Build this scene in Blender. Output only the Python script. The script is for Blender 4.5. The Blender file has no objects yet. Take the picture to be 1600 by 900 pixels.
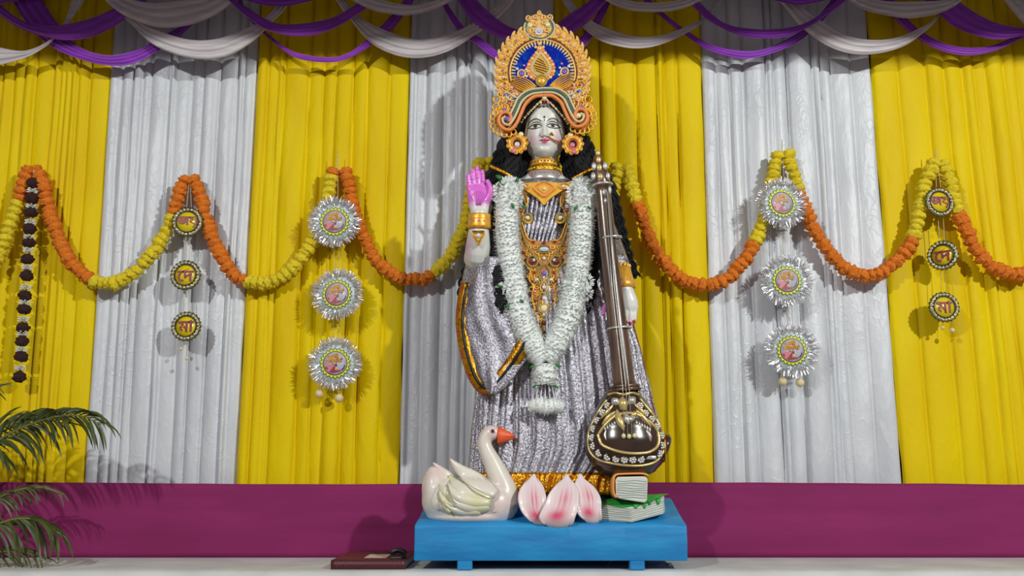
import bpy, bmesh, math, random
from mathutils import Vector, Matrix, noise
PI = math.pi; TAU = 2 * PI
sin, cos = math.sin, math.cos
SC = bpy.context.scene
COL = SC.collection
random.seed(7)

# ------------------------------------------------------------------ camera
F = 1450.0                       # focal length in pixels of the 1600 x 900 frame
TILT = math.radians(11.1)
CAM = Vector((0.0, -3.6, 0.367))
cd = bpy.data.cameras.new('camera'); cam = bpy.data.objects.new('camera', cd); COL.objects.link(cam)
cd.sensor_width = 36.0; cd.lens = 36.0 * F / 1600.0; cd.clip_start = 0.05; cd.clip_end = 100
cam.location = CAM; cam.rotation_euler = (PI / 2 + TILT, 0, 0)
SC.camera = cam

# ------------------------------------------------------------------ light
w = bpy.data.worlds.new('world'); SC.world = w; w.use_nodes = True
bg = w.node_tree.nodes['Background']
bg.inputs[0].default_value = (1.0, 0.86, 0.97, 1); bg.inputs[1].default_value = 0.23

def flood(name, loc, aim, power, size, col):
    ld = bpy.data.lights.new(name, 'AREA'); ld.shape = 'DISK'; ld.size = size; ld.energy = power; ld.color = col
    lo = bpy.data.objects.new(name, ld); COL.objects.link(lo); lo.location = loc
    lo.rotation_euler = (Vector(aim) - Vector(loc)).to_track_quat('-Z', 'Y').to_euler()
flood('hall_flood_right', (4.2, -5.4, 3.50), (0, 0.3, 1.0), 295, 0.22, (0.97, 1.0, 0.95))
flood('hall_flood_left', (-3.0, -5.6, 3.55), (0, 0.3, 1.0), 172, 0.22, (0.98, 1.0, 0.96))

vs = SC.view_settings
vs.view_transform = 'Standard'; vs.look = 'None'; vs.gamma = 1.0; vs.exposure = 0.0
try: vs.use_curve_mapping = False
except Exception: pass

# ------------------------------------------------------------------ measuring helpers
def P(px, py, Y):
    """point of the place at depth Y that was measured at pixel (px, py)"""
    u = (px - 800.0) / F; v = (450.0 - py) / F
    d = Vector((u, cos(TILT) - v * sin(TILT), sin(TILT) + v * cos(TILT)))
    return CAM + d * ((Y - CAM.y) / d.y)
def plane(YR):
    """measure on one upright plane; dy then moves a point straight back or forth"""
    def f(px, py, dy=0.0):
        p = P(px, py, YR); p.y += dy; return p
    return f
def px_m(py, Y):                      # metres per pixel near row py at depth Y
    return (P(801, py, Y) - P(800, py, Y)).length

def lerp(a, b, t): return a + (b - a) * t
def interp(tab, x):
    if x <= tab[0][0]: return tab[0][1:]
    for a, b in zip(tab, tab[1:]):
        if x <= b[0]:
            t = (x - a[0]) / (b[0] - a[0]); t = t * t * (3 - 2 * t) * 0.5 + t * 0.5
            return tuple(lerp(p, q, t) for p, q in zip(a[1:], b[1:]))
    return tab[-1][1:]
def spline(pts, n):
    """Catmull-Rom through pts, n samples evenly spaced by length; tuples of any size"""
    pts = [tuple(p) for p in pts]
    if len(pts) == 2:
        dense = [tuple(lerp(a, b, i / 40) for a, b in zip(*pts)) for i in range(41)]
    else:
        e = [tuple(2 * a - b for a, b in zip(pts[0], pts[1]))] + pts + [tuple(2 * a - b for a, b in zip(pts[-1], pts[-2]))]
        dense = []
        for i in range(1, len(e) - 2):
            for k in range(16):
                t = k / 16
                dense.append(tuple(0.5 * (2 * b + (c - a) * t + (2 * a - 5 * b + 4 * c - d) * t * t + (3 * b - a - 3 * c + d) * t ** 3)
                                   for a, b, c, d in zip(e[i - 1], e[i], e[i + 1], e[i + 2])))
        dense.append(pts[-1])
    L = [0.0]
    m = min(3, len(pts[0]))
    for a, b in zip(dense, dense[1:]):
        L.append(L[-1] + math.sqrt(sum((a[j] - b[j]) ** 2 for j in range(m))))
    out = []; j = 0
    for i in range(n):
        s = L[-1] * i / max(1, n - 1)
        while j < len(L) - 2 and L[j + 1] < s: j += 1
        t = (s - L[j]) / max(1e-9, L[j + 1] - L[j])
        out.append(tuple(lerp(a, b, t) for a, b in zip(dense[j], dense[j + 1])))
    return out

# ------------------------------------------------------------------ mesh builder
class MB:
    def __init__(s): s.v = []; s.f = []
    def add(s, vs_, fs):
        o = len(s.v); s.v += [Vector(p) for p in vs_]; s.f += [tuple(o + i for i in f) for f in fs]; return o
    def grid(s, rows, close_u=False, close_v=False, cap=False):
        n = len(rows[0]); m = len(rows); fs = []
        for i in range(m if close_v else m - 1):
            for j in range(n if close_u else n - 1):
                a = i * n + j; b = i * n + (j + 1) % n; c = ((i + 1) % m) * n + (j + 1) % n; d = ((i + 1) % m) * n + j
                fs.append((a, b, c, d))
        if cap:
            fs.append(tuple(range(n - 1, -1, -1))); fs.append(tuple((m - 1) * n + j for j in range(n)))
        s.add([p for r in rows for p in r], fs); return s
    def tube(s, pts, r, n=8, closed=False, cap=True, flat=1.0, up=None):
        """sweep; r is a number or one number per point; flat squeezes the section along 'up'"""
        pts = [Vector(p) for p in pts]; m = len(pts)
        R = r if isinstance(r, (list, tuple)) else [r] * m
        rows = []; prev = None
        for i in range(m):
            if closed: t = pts[(i + 1) % m] - pts[i - 1]
            else: t = pts[min(m - 1, i + 1)] - pts[max(0, i - 1)]
            if t.length < 1e-9: t = Vector((0, 0, 1))
            t.normalize()
            a = Vector(up) if up else (prev if prev else (Vector((0, 1, 0)) if abs(t.y) < 0.9 else Vector((1, 0, 0))))
            a = a - t * a.dot(t)
            if a.length < 1e-6: a = Vector((1, 0, 0)) - t * t.x
            a.normalize(); prev = a; b = t.cross(a)
            rows.append([pts[i] + (a * cos(k * TAU / n) * flat + b * sin(k * TAU / n)) * R[i] for k in range(n)])
        return s.grid(rows, True, closed, cap and not closed)
    def sphere(s, c, rx, ry=None, rz=None, nu=12, nv=8):
        ry = rx if ry is None else ry; rz = rx if rz is None else rz; c = Vector(c)
        vs_ = [c + Vector((0, 0, rz))]
        for i in range(1, nv):
            t = PI * i / nv
            vs_ += [c + Vector((rx * sin(t) * cos(k * TAU / nu), ry * sin(t) * sin(k * TAU / nu), rz * cos(t))) for k in range(nu)]
        vs_.append(c - Vector((0, 0, rz))); fs = []
        for k in range(nu): fs.append((0, 1 + k, 1 + (k + 1) % nu))
        for i in range(nv - 2):
            for k in range(nu):
                a = 1 + i * nu + k; b = 1 + i * nu + (k + 1) % nu
                fs.append((a, a + nu, b + nu, b))
        e = len(vs_) - 1; o = 1 + (nv - 2) * nu
        for k in range(nu): fs.append((o + k, e, o + (k + 1) % nu))
        s.add(vs_, fs); return s
    def box(s, x0, x1, y0, y1, z0, z1, c=0.0):
        if c <= 0:
            v = [(x, y, z) for x in (x0, x1) for y in (y0, y1) for z in (z0, z1)]
            s.add(v, [(0, 1, 3, 2), (4, 6, 7, 5), (0, 4, 5, 1), (2, 3, 7, 6), (0, 2, 6, 4), (1, 5, 7, 3)]); return s
        rows = []
        for z, k in ((z0, c), (z0 + c, 0), (z1 - c, 0), (z1, c)):
            q = [(x0 + k, y0 + c), (x0 + c, y0 + k), (x1 - c, y0 + k), (x1 - k, y0 + c), (x1 - k, y1 - c), (x1 - c, y1 - k), (x0 + c, y1 - k), (x0 + k, y1 - c)]
            rows.append([Vector((x, y, z)) for x, y in q])
        return s.grid(rows, True, False, True)
    def prism(s, outline, depth, c=0.0):
        """outline: points on an upright plane facing -Y; solid reaches 'depth' back; c rounds the front edge"""
        o = [Vector(p) for p in outline]; n = len(o)
        area = sum(o[i].x * o[(i + 1) % n].z - o[(i + 1) % n].x * o[i].z for i in range(n))
        if area < 0: o.reverse()
        rows = []
        if c > 0:
            ins = []
            for i in range(n):
                t = (o[(i + 1) % n] - o[i - 1]); t.y = 0
                if t.length < 1e-9: t = Vector((1, 0, 0))
                t.normalize(); ins.append(o[i] + Vector((-t.z, 0, t.x)) * c)
            rows.append(ins); rows.append([p + Vector((0, c, 0)) for p in o])
        else: rows.append(o)
        rows.append([p + Vector((0, depth, 0)) for p in o])
        return s.grid(rows, True, False, True)
    def ribbon(s, left, right):
        return s.grid([list(left), list(right)])
    def build(s, name, mat, parent=None, base=None, smooth=True):
        b = Vector(base) if base is not None else (Vector(parent['_b']) if parent is not None and '_b' in parent else Vector((0, 0, 0)))
        me = bpy.data.meshes.new(name); me.from_pydata([tuple(p - b) for p in s.v], [], s.f)
        if mat is not None: me.materials.append(mat)
        if smooth: me.shade_smooth()
        me.update()
        return link(name, me, parent, b if parent is None else None)

def link(name, me, parent=None, loc=None):
    o = bpy.data.objects.new(name, me); COL.objects.link(o)
    if parent is not None:
        o.parent = parent
    if loc is not None: o.location = loc
    return o
def thing(name, label, cat, base=(0, 0, 0), group=None):
    o = bpy.data.objects.new(name, None); COL.objects.link(o); o.location = base; o.empty_display_size = 0.05
    o['label'] = label; o['category'] = cat; o['_b'] = tuple(base)
    if group: o['group'] = group
    return o
def tag(o, label, cat, group=None):
    o['label'] = label; o['category'] = cat
    if group: o['group'] = group
    return o
def sub(parent):
    """parts hung under a part: the part's mesh lives in the same frame as the thing"""
    if '_b' not in parent and parent.parent is not None and '_b' in parent.parent: parent['_b'] = tuple(parent.parent['_b'])
    return parent
def bevel(o, w=0.003, seg=2):
    m = o.modifiers.new('bevel', 'BEVEL'); m.width = w; m.segments = seg; m.limit_method = 'ANGLE'; return o
def subdiv(o, n=1):
    m = o.modifiers.new('subdivision', 'SUBSURF'); m.levels = n; m.render_levels = n; return o
def solid(o, t):
    m = o.modifiers.new('thickness', 'SOLIDIFY'); m.thickness = t; m.offset = 1; return o
def remesh(o, voxel, smooth=4, keep=True):
    """melt the pieces of one mesh into a single continuous surface"""
    m = o.modifiers.new('r', 'REMESH'); m.mode = 'VOXEL'; m.voxel_size = voxel; m.use_smooth_shade = True
    if smooth:
        q = o.modifiers.new('s', 'SMOOTH'); q.factor = 0.5; q.iterations = smooth
    dg = bpy.context.evaluated_depsgraph_get(); dg.update()
    me = bpy.data.meshes.new_from_object(o.evaluated_get(dg)); mats = list(o.data.materials)
    o.modifiers.clear(); o.data = me; me.shade_smooth()
    if not me.materials:
        for x in mats: me.materials.append(x)
    return o
def paint(o, fn, name='paint'):
    """pigment laid on a surface, one colour per vertex"""
    me = o.data; a = me.color_attributes.new(name, 'FLOAT_COLOR', 'POINT')
    for i, v in enumerate(me.vertices):
        c = fn(v.co, v.normal); a.data[i].color = (c[0], c[1], c[2], 1)

# ------------------------------------------------------------------ materials
def srgb(r, g, b):
    f = lambda c: (c / 255 / 12.92) if c <= 10 else ((c / 255 + 0.055) / 1.055) ** 2.4
    return (f(r), f(g), f(b), 1)
def mat(name, col, rough=0.5, metal=0.0, col2=None, nscale=20, stretch=(1, 1, 1), lo=0.35, hi=0.65, bump=0.0, bscale=60, bdist=0.002,
        bstretch=(1, 1, 1), sheen=0.0, coat=0.0, spec=0.5, vcol=False, ridged=False, trans=0.0, kind='noise', aniso=0.0, crinkle=0.0):
    m = bpy.data.materials.new(name); m.use_nodes = True; nt = m.node_tree; N = nt.nodes; Lk = nt.links
    b = N['Principled BSDF']
    b.inputs['Roughness'].default_value = rough; b.inputs['Metallic'].default_value = metal
    b.inputs['Specular IOR Level'].default_value = spec
    b.inputs['Sheen Weight'].default_value = sheen; b.inputs['Coat Weight'].default_value = coat
    b.inputs['Coat Roughness'].default_value = 0.15
    if trans: b.inputs['Transmission Weight'].default_value = trans
    b.inputs['Base Color'].default_value = col
    tc = N.new('ShaderNodeTexCoord')
    def mapped(sc):
        mp = N.new('ShaderNodeMapping'); mp.inputs['Scale'].default_value = sc
        Lk.new(tc.outputs['Object'], mp.inputs['Vector']); return mp.outputs['Vector']
    src = None
    if vcol:
        at = N.new('ShaderNodeVertexColor'); at.layer_name = 'paint'; src = at.outputs['Color']
    if col2 is not None:
        if kind == 'voronoi':
            t = N.new('ShaderNodeTexVoronoi'); t.inputs['Scale'].default_value = nscale; out = t.outputs['Distance']
        else:
            t = N.new('ShaderNodeTexNoise'); t.inputs['Scale'].default_value = nscale; t.inputs['Detail'].default_value = 5; out = t.outputs['Fac']
        Lk.new(mapped(stretch), t.inputs['Vector'])
        mr = N.new('ShaderNodeMapRange'); mr.inputs['From Min'].default_value = lo; mr.inputs['From Max'].default_value = hi
        Lk.new(out, mr.inputs['Value'])
        mx = N.new('ShaderNodeMix'); mx.data_type = 'RGBA'
        Lk.new(mr.outputs['Result'], mx.inputs['Factor'])
        if src is not None: Lk.new(src, mx.inputs['A'])
        else: mx.inputs['A'].default_value = col
        mx.inputs['B'].default_value = col2; src = mx.outputs['Result']
    if src is not None: Lk.new(src, b.inputs['Base Color'])
    if bump:
        t = N.new('ShaderNodeTexNoise'); t.inputs['Scale'].default_value = bscale; t.inputs['Detail'].default_value = 4
        Lk.new(mapped(bstretch), t.inputs['Vector']); h = t.outputs['Fac']
        if ridged:
            a = N.new('ShaderNodeMath'); a.operation = 'SUBTRACT'; a.inputs[1].default_value = 0.5; Lk.new(h, a.inputs[0])
            c = N.new('ShaderNodeMath'); c.operation = 'ABSOLUTE'; Lk.new(a.outputs[0], c.inputs[0]); h = c.outputs[0]
            d = N.new('ShaderNodeMath'); d.operation = 'MULTIPLY'; d.inputs[1].default_value = -2.0; Lk.new(h, d.inputs[0]); h = d.outputs[0]
        bp = N.new('ShaderNodeBump'); bp.inputs['Strength'].default_value = bump; bp.inputs['Distance'].default_value = bdist
        Lk.new(h, bp.inputs['Height']); last = bp
        if crinkle:                                   # sparse sharp creases
            def math_(op, a_, b_):
                n_ = N.new('ShaderNodeMath'); n_.operation = op
                for k_, v_ in ((0, a_), (1, b_)):
                    if isinstance(v_, (int, float)): n_.inputs[k_].default_value = v_
                    else: Lk.new(v_, n_.inputs[k_])
                return n_.outputs[0]
            v1 = N.new('ShaderNodeTexVoronoi'); v1.feature = 'DISTANCE_TO_EDGE'; v1.inputs['Scale'].default_value = 13
            w1 = N.new('ShaderNodeTexNoise'); w1.inputs['Scale'].default_value = 9
            mv = mapped((1.5, .6, .9)); Lk.new(mv, w1.inputs['Vector'])
            ad = N.new('ShaderNodeVectorMath'); ad.operation = 'MULTIPLY_ADD'; ad.inputs[1].default_value = (.16, .16, .16)
            Lk.new(w1.outputs['Color'], ad.inputs[0]); Lk.new(mv, ad.inputs[2]); Lk.new(ad.outputs[0], v1.inputs['Vector'])
            line = math_('SUBTRACT', 1.0, math_('MINIMUM', math_('MULTIPLY', v1.outputs['Distance'], 16.0), 1.0))
            w2 = N.new('ShaderNodeTexNoise'); w2.inputs['Scale'].default_value = 3.2; Lk.new(mapped((1, 1, .7)), w2.inputs['Vector'])
            mask = math_('MINIMUM', math_('MAXIMUM', math_('MULTIPLY', math_('SUBTRACT', w2.outputs['Fac'], .50), 8.0), 0.0), 1.0)
            b2 = N.new('ShaderNodeBump'); b2.inputs['Strength'].default_value = crinkle; b2.inputs['Distance'].default_value = .012
            Lk.new(math_('MULTIPLY', line, mask), b2.inputs['Height']); Lk.new(bp.outputs['Normal'], b2.inputs['Normal']); last = b2
        Lk.new(last.outputs['Normal'], b.inputs['Normal'])
    return m

M = {}
M['yellow_satin'] = mat('yellow_satin', srgb(230, 204, 0), 0.55, col2=srgb(222, 188, 0), nscale=5, stretch=(1, 1, 0.3), bump=0.55, bscale=9, bdist=0.012, bstretch=(1, 1, 0.35), ridged=True, spec=0.15, crinkle=.08)
M['silver_satin'] = mat('silver_satin', srgb(212, 215, 220), 0.46, metal=0.06, col2=srgb(196, 199, 205), nscale=5, stretch=(1, 1, 0.3), bump=0.5, bscale=8, bdist=0.014, bstretch=(1, 1, 0.4), ridged=True, spec=0.5, crinkle=.15)
M['magenta'] = mat('magenta_cloth', srgb(140, 40, 98), 0.75, col2=srgb(128, 34, 88), nscale=3, stretch=(0.6, 1, 3), bump=0.3, bscale=7, bdist=0.01, bstretch=(0.25, 1, 1.6), spec=0.25)
M['purple'] = mat('purple_net', srgb(146, 48, 190), 0.5, col2=srgb(126, 38, 166), nscale=14, stretch=(0.4, 1, 3), bump=0.3, bscale=60, bdist=0.003, bstretch=(0.15, 1, 1), sheen=0.3, spec=0.4)
M['white_net'] = mat('white_net', srgb(206, 198, 200), 0.45, col2=srgb(186, 178, 182), nscale=14, stretch=(0.4, 1, 3), bump=0.3, bscale=60, bdist=0.003, bstretch=(0.15, 1, 1), sheen=0.2, spec=0.4)
M['stage_cloth'] = mat('stage_cloth', srgb(214, 216, 214), 0.8, col2=srgb(196, 198, 196), nscale=4, bump=0.35, bscale=6, bdist=0.012, bstretch=(0.6, 1, 1), ridged=True, spec=0.2)
M['canopy'] = mat('canopy_cloth', srgb(150, 140, 150), 0.8)
M['gold'] = mat('gold', srgb(246, 190, 72), 0.36, metal=0.35, col2=srgb(230, 166, 54), nscale=60, bump=0.4, bscale=180, bdist=0.002)
M['gold_foil'] = mat('gold_foil', srgb(226, 160, 36), 0.24, metal=0.8, col2=srgb(120, 62, 10), nscale=60, lo=0.5, hi=0.72, bump=0.8, bscale=120, bdist=0.004)
M['dark_gold'] = mat('dark_gold', srgb(200, 136, 58), 0.45, metal=0.3, col2=srgb(164, 100, 40), nscale=90, bump=0.6, bscale=200, bdist=0.003)  # base plates toned darker, gap shade put into the colour so scrolls read as openwork
M['peach_gold'] = mat('peach_gold', srgb(240, 188, 112), 0.40, metal=0.25, col2=srgb(244, 204, 124), nscale=70, bump=0.5, bscale=160, bdist=0.002)
M['orange_paint'] = mat('orange_paint', srgb(238, 142, 74), 0.5)
M['teal_paint'] = mat('teal_paint', srgb(70, 112, 104), 0.5)
M['cream_cord'] = mat('cream_cord', srgb(214, 200, 156), 0.5, metal=0.1, bump=0.3, bscale=300, bdist=0.001)
M['olive_cord'] = mat('olive_cord', srgb(150, 138, 84), 0.45, metal=0.3)
M['wine_cord'] = mat('wine_cord', srgb(110, 40, 34), 0.5)
M['blue_foil'] = mat('blue_foil', srgb(24, 60, 226), 0.2, metal=0.7, col2=srgb(30, 120, 240), nscale=28, lo=0.5, hi=0.7, bump=0.8, bscale=50, bdist=0.004)
M['gem_white'] = mat('gem_white', srgb(240, 240, 246), 0.08, metal=0.3, coat=1.0)
M['gem_pink'] = mat('gem_pink', srgb(226, 118, 160), 0.15, coat=1.0)
M['gem_red'] = mat('gem_red', srgb(122, 22, 26), 0.15, coat=1.0)
M['gem_violet'] = mat('gem_violet', srgb(120, 96, 190), 0.15, coat=1.0)
M['pearl'] = mat('pearl', srgb(232, 222, 170), 0.2, coat=0.6)
M['skin'] = mat('skin_paint', (1, 1, 1, 1), 0.32, vcol=True, coat=0.12, spec=0.4)
M['hair'] = mat('hair', srgb(13, 13, 16), 0.62, col2=srgb(24, 24, 29), nscale=90, bump=0.9, bscale=140, bdist=0.006, spec=0.3)
M['brocade'] = mat('silver_brocade', srgb(190, 188, 197), 0.26, metal=0.72, col2=srgb(140, 137, 147), nscale=150, lo=0.48, hi=0.56, bump=0.75, bscale=150, bdist=0.005)
M['black_ink'] = mat('black_ink', srgb(22, 24, 20), 0.4)
M['brow_ink'] = mat('brow_ink', srgb(58, 70, 48), 0.4)
M['eye_white'] = mat('eye_white', srgb(226, 226, 218), 0.25)
M['iris'] = mat('iris', srgb(104, 96, 88), 0.25)
M['lip'] = mat('lip', srgb(212, 88, 122), 0.3)
M['nail'] = mat('nail', srgb(166, 24, 44), 0.25)
M['crease'] = mat('crease', srgb(206, 84, 196), 0.4)
M['petal_white'] = mat('tuberose', srgb(240, 243, 240), 0.6, col2=srgb(224, 230, 226), nscale=30)
M['leaf_green'] = mat('leaf_green', srgb(50, 128, 58), 0.5)
M['wood'] = mat('dark_wood', srgb(112, 84, 62), 0.26, col2=srgb(74, 52, 40), nscale=16, stretch=(3, 3, 0.4), coat=0.5)
M['gourd'] = mat('gourd', srgb(66, 44, 26), 0.22, col2=srgb(42, 28, 18), nscale=9, coat=0.6)
M['pale_gold'] = mat('pale_gold', srgb(224, 198, 132), 0.3, metal=0.5, bump=0.3, bscale=150)
M['silver_paint'] = mat('silver_paint', srgb(214, 212, 206), 0.28, metal=0.6, bump=0.4, bscale=160)
M['steel'] = mat('steel', srgb(180, 180, 184), 0.25, metal=0.9)
M['swan'] = mat('swan_paint', srgb(232, 226, 212), 0.35, col2=srgb(226, 200, 200), nscale=7, lo=0.48, hi=0.72, coat=0.3, bump=0.12, bscale=30)
M['feather'] = mat('feather_paint', srgb(232, 228, 210), 0.35, col2=srgb(222, 220, 162), nscale=9, lo=0.45, hi=0.7, coat=0.3, bump=0.25, bscale=40, bstretch=(1, 1, 4))
M['swan_line'] = mat('swan_line', srgb(168, 160, 118), 0.5)
M['beak'] = mat('beak', srgb(238, 96, 50), 0.45, bump=0.4, bscale=60)
M['lotus'] = mat('lotus_paint', (1, 1, 1, 1), 0.35, vcol=True, coat=0.3)
M['blue_paint'] = mat('blue_paint', srgb(32, 150, 210), 0.55, col2=srgb(26, 126, 192), nscale=7, stretch=(0.5, 1, 2.5), bump=0.5, bscale=10, bdist=0.01, bstretch=(0.5, 1, 2))
M['page'] = mat('page_white', srgb(222, 226, 216), 0.5, col2=srgb(190, 198, 190), nscale=10, stretch=(0.3, 1, 12))
M['page_groove'] = mat('page_groove', srgb(176, 183, 174), 0.6)
M['green_paint'] = mat('green_paint', srgb(52, 172, 70), 0.45, col2=srgb(170, 210, 160), nscale=12, lo=0.52, hi=0.7)
M['cover_orange'] = mat('cover_orange', srgb(240, 160, 84), 0.45)
M['marigold_orange'] = mat('marigold_orange', srgb(246, 146, 26), 0.65, col2=srgb(228, 106, 8), nscale=4, bump=0.8, bscale=7, bdist=0.01)
M['marigold_yellow'] = mat('marigold_yellow', srgb(252, 230, 44), 0.65, col2=srgb(238, 208, 18), nscale=4, bump=0.8, bscale=7, bdist=0.01)
M['dark_flower'] = mat('dark_flower', srgb(66, 22, 24), 0.7, col2=srgb(36, 14, 18), nscale=4, bump=0.8, bscale=7, bdist=0.01)
M['thread'] = mat('thread', srgb(206, 196, 150), 0.5)
M['tinsel'] = mat('tinsel', srgb(236, 236, 240), 0.28, metal=0.75)
M['satin_ring'] = mat('satin_ring', srgb(212, 224, 222), 0.4, col2=srgb(186, 200, 198), nscale=60, bump=0.3)
M['zig_green'] = mat('zig_green', srgb(58, 110, 34), 0.5)
M['zig_yellow'] = mat('zig_yellow', srgb(234, 222, 54), 0.5)
M['print_white'] = mat('print_white', srgb(206, 204, 212), 0.3, col2=srgb(178, 178, 192), nscale=60)
M['print_red'] = mat('print_red', srgb(150, 36, 40), 0.4)
M['print_pink'] = mat('print_pink', srgb(206, 120, 132), 0.4)
M['print_navy'] = mat('print_navy', srgb(52, 40, 68), 0.4)
M['print_orange'] = mat('print_orange', srgb(240, 168, 22), 0.4)
M['print_brown'] = mat('print_brown', srgb(110, 44, 16), 0.4)
M['medal_yellow'] = mat('medal_yellow', srgb(232, 206, 24), 0.35, coat=0.4)
M['medal_maroon'] = mat('medal_maroon', srgb(136, 22, 50), 0.45)
M['glitter'] = mat('glitter_rim', srgb(206, 198, 150), 0.2, metal=0.85, col2=srgb(122, 112, 60), nscale=160, lo=0.45, hi=0.6, bump=1.0, bscale=220, bdist=0.004)
M['glitter_edge'] = mat('glitter_edge', srgb(110, 112, 50), 0.3, metal=0.6)
M['bead_cream'] = mat('bead_cream', srgb(226, 208, 160), 0.5, bump=0.6, bscale=200)
M['palm_leaf'] = mat('palm_leaf', srgb(56, 66, 24), 0.45, col2=srgb(80, 92, 38), nscale=12, spec=0.5)
M['palm_stem'] = mat('palm_stem', srgb(120, 116, 62), 0.5)
M['terracotta'] = mat('terracotta', srgb(140, 74, 50), 0.8)
M['soil'] = mat('soil', srgb(44, 32, 24), 0.95)
M['register'] = mat('register_cover', srgb(112, 46, 44), 0.5, col2=srgb(98, 38, 40), nscale=20, bump=0.2, bscale=150)
M['register_spine'] = mat('register_spine', srgb(78, 26, 36), 0.45, bump=0.2, bscale=150)
M['paper'] = mat('paper', srgb(206, 196, 178), 0.7)
M['black_plastic'] = mat('black_plastic', srgb(26, 25, 27), 0.35)
M['twig'] = mat('twig', srgb(46, 38, 28), 0.8)

# ================================================================== the setting
def struct(o): o['kind'] = 'structure'; return o
ZF = -1.05                                                # hall floor below the stage
m = MB(); m.box(-7, 7, -8, 3, ZF - 0.1, ZF)
struct(m.build('floor', mat('hall_floor', srgb(120, 116, 110), 0.8, col2=srgb(100, 96, 92), nscale=3), smooth=False))
m = MB(); m.box(-4, 4, 0.80, 0.86, ZF, 3.0)
struct(m.build('wall_back', mat('backdrop_board', srgb(120, 112, 104), 0.9), smooth=False))
m = MB(); m.add([(x, y, z) for x in (-4, 4) for y, z in ((-1.0, 2.632), (.80, 2.73), (.80, 2.77), (-1.0, 2.672))], [(0, 1, 5, 4), (1, 2, 6, 5), (2, 3, 7, 6), (3, 0, 4, 7), (0, 3, 2, 1), (4, 5, 6, 7)])
struct(m.build('ceiling', M['canopy'], smooth=False))

# stage platform under a white cloth
rng = random.Random(3)
rows = []
prof = [(0.80, 0.0), (0.55, 0.0), (0.42, 0.0), (0.3, 0.0), (0.2, 0.0), (0.1, 0.0), (0.03, 0.0), (-0.005, -0.002), (-0.022, -0.010), (-0.030, -0.025), (-0.034, -0.06), (-0.036, -0.15), (-0.04, -0.4), (-0.04, -0.8), (-0.04, ZF)]
NX = 240
for (y, z) in prof:
    row = []
    for i in range(NX + 1):
        x = -4 + 8 * i / NX
        n1 = noise.noise(Vector((x * 1.7, y * 3, 4.1)))
        on_top = z > -0.004
        edge_m = 1 if -0.03 < y < 0.12 else 0
        dz = (0.0012 * n1 if on_top and not (0.0 <= y <= 0.45 and -0.4 < x < 0.72) else 0.0)
        dy = 0.0 if on_top else 0.012 * noise.noise(Vector((x * 3.1, z * 0.6, 9.0)))
        row.append(Vector((x, y + dy, z + min(0, dz))))
    rows.append(row)
m = MB(); m.grid(rows)
st = struct(m.build('stage_platform', M['stage_cloth']))
st['label'] = 'stage platform covered with a white cloth'; st['category'] = 'stage'

# ------------------------------------------------------------------ curtains
def curtain(name, xs_top, xs_bot, mat_, label, seed, amp=0.022, ztop=2.715, zbot=0.02, y0=0.585, pl=1.0):
    rng = random.Random(seed)
    w0 = xs_top[1] - xs_top[0]; folds = []; s = 0.0
    while s < 1.0:
        w_ = pl * rng.choice((.03, .05, .065, .085, .11)) * rng.uniform(.85, 1.2) / w0; folds.append((s, s + w_, rng.uniform(0.55, 1.15), rng.uniform(-0.6, 0.6), rng.uniform(0.6, 1.7))); s += w_
    k = 1.0 / s; folds = [(a * k, b * k, h, sk, e) for a, b, h, sk, e in folds]
    nx = max(60, int(w0 / 0.0065)); nz = 44; rows = []
    for i in range(nz + 1):
        t = i / nz; z = lerp(ztop, zbot, t); row = []
        for j in range(nx + 1):
            u = j / nx
            uu = min(0.9999, max(0, u + 0.010 * noise.noise(Vector((u * 3, z * 0.9, seed * 1.7))) * min(1, 8 * u * (1 - u) * 2)))
            for a, b, h, sk, e in folds:
                if a <= uu < b: break
            q = (uu - a) / (b - a)
            rd = .25 + .15 * e; edge = rd * (1 - abs(2 * q - 1) ** 2.2) + (1 - rd) * (1 - abs(2 * q - 1) ** 13)                      # broad ridge, narrow valley
            y = y0 - amp * h * (edge * (1 + 0.45 * sk * (2 * q - 1))) * (0.8 + 0.35 * noise.noise(Vector((a * 31, z * 1.3, seed))))
            y += 0.008 * noise.noise(Vector((u * w0 * 9, z * 2.4, seed + 5)))
            x = lerp(lerp(xs_top[0], xs_top[1], u), lerp(xs_bot[0], xs_bot[1], u), t)
            if u in (0.0, 1.0): x += 0.006 * noise.noise(Vector((z * 4, seed, u)))
            row.append(Vector((x, y, z)))
        rows.append(row)
    m = MB(); m.grid(rows); b = Vector(((xs_bot[0] + xs_bot[1]) / 2, y0, zbot))
    o = m.build(name, mat_, base=b); tag(o, label, 'curtain', 'pleated backdrop curtains')
    return o
bx = [(-2.72, -2.66), (-1.955, -1.893), (-1.235, -1.225), (-0.495, -0.505), (0.21, 0.21), (0.924, 0.898), (1.742, 1.736), (2.62, 2.66)]
cl = ['yellow satin curtain panel at the far left end behind the palm', 'silver satin curtain panel behind the small medallions on the left',
      'yellow satin curtain panel behind the tinsel medallions on the left', 'silver satin curtain panel just left of and behind the statue',
      'yellow satin curtain panel just right of and behind the statue', 'silver satin curtain panel behind the tinsel medallions on the right',
      'yellow satin curtain panel at the far right end behind the small medallions']
for i in range(7):
    yel = i % 2 == 0
    curtain('curtain', (bx[i][0], bx[i + 1][0]), (bx[i][1], bx[i + 1][1]), M['yellow_satin' if yel else 'silver_satin'], cl[i], 11 + i, y0=0.622 if yel else 0.626, amp=0.044 if yel else 0.042, pl=(1.0, .85, 1.0, 1.0, 1.35, 1.2, 1.15)[i])

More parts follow.
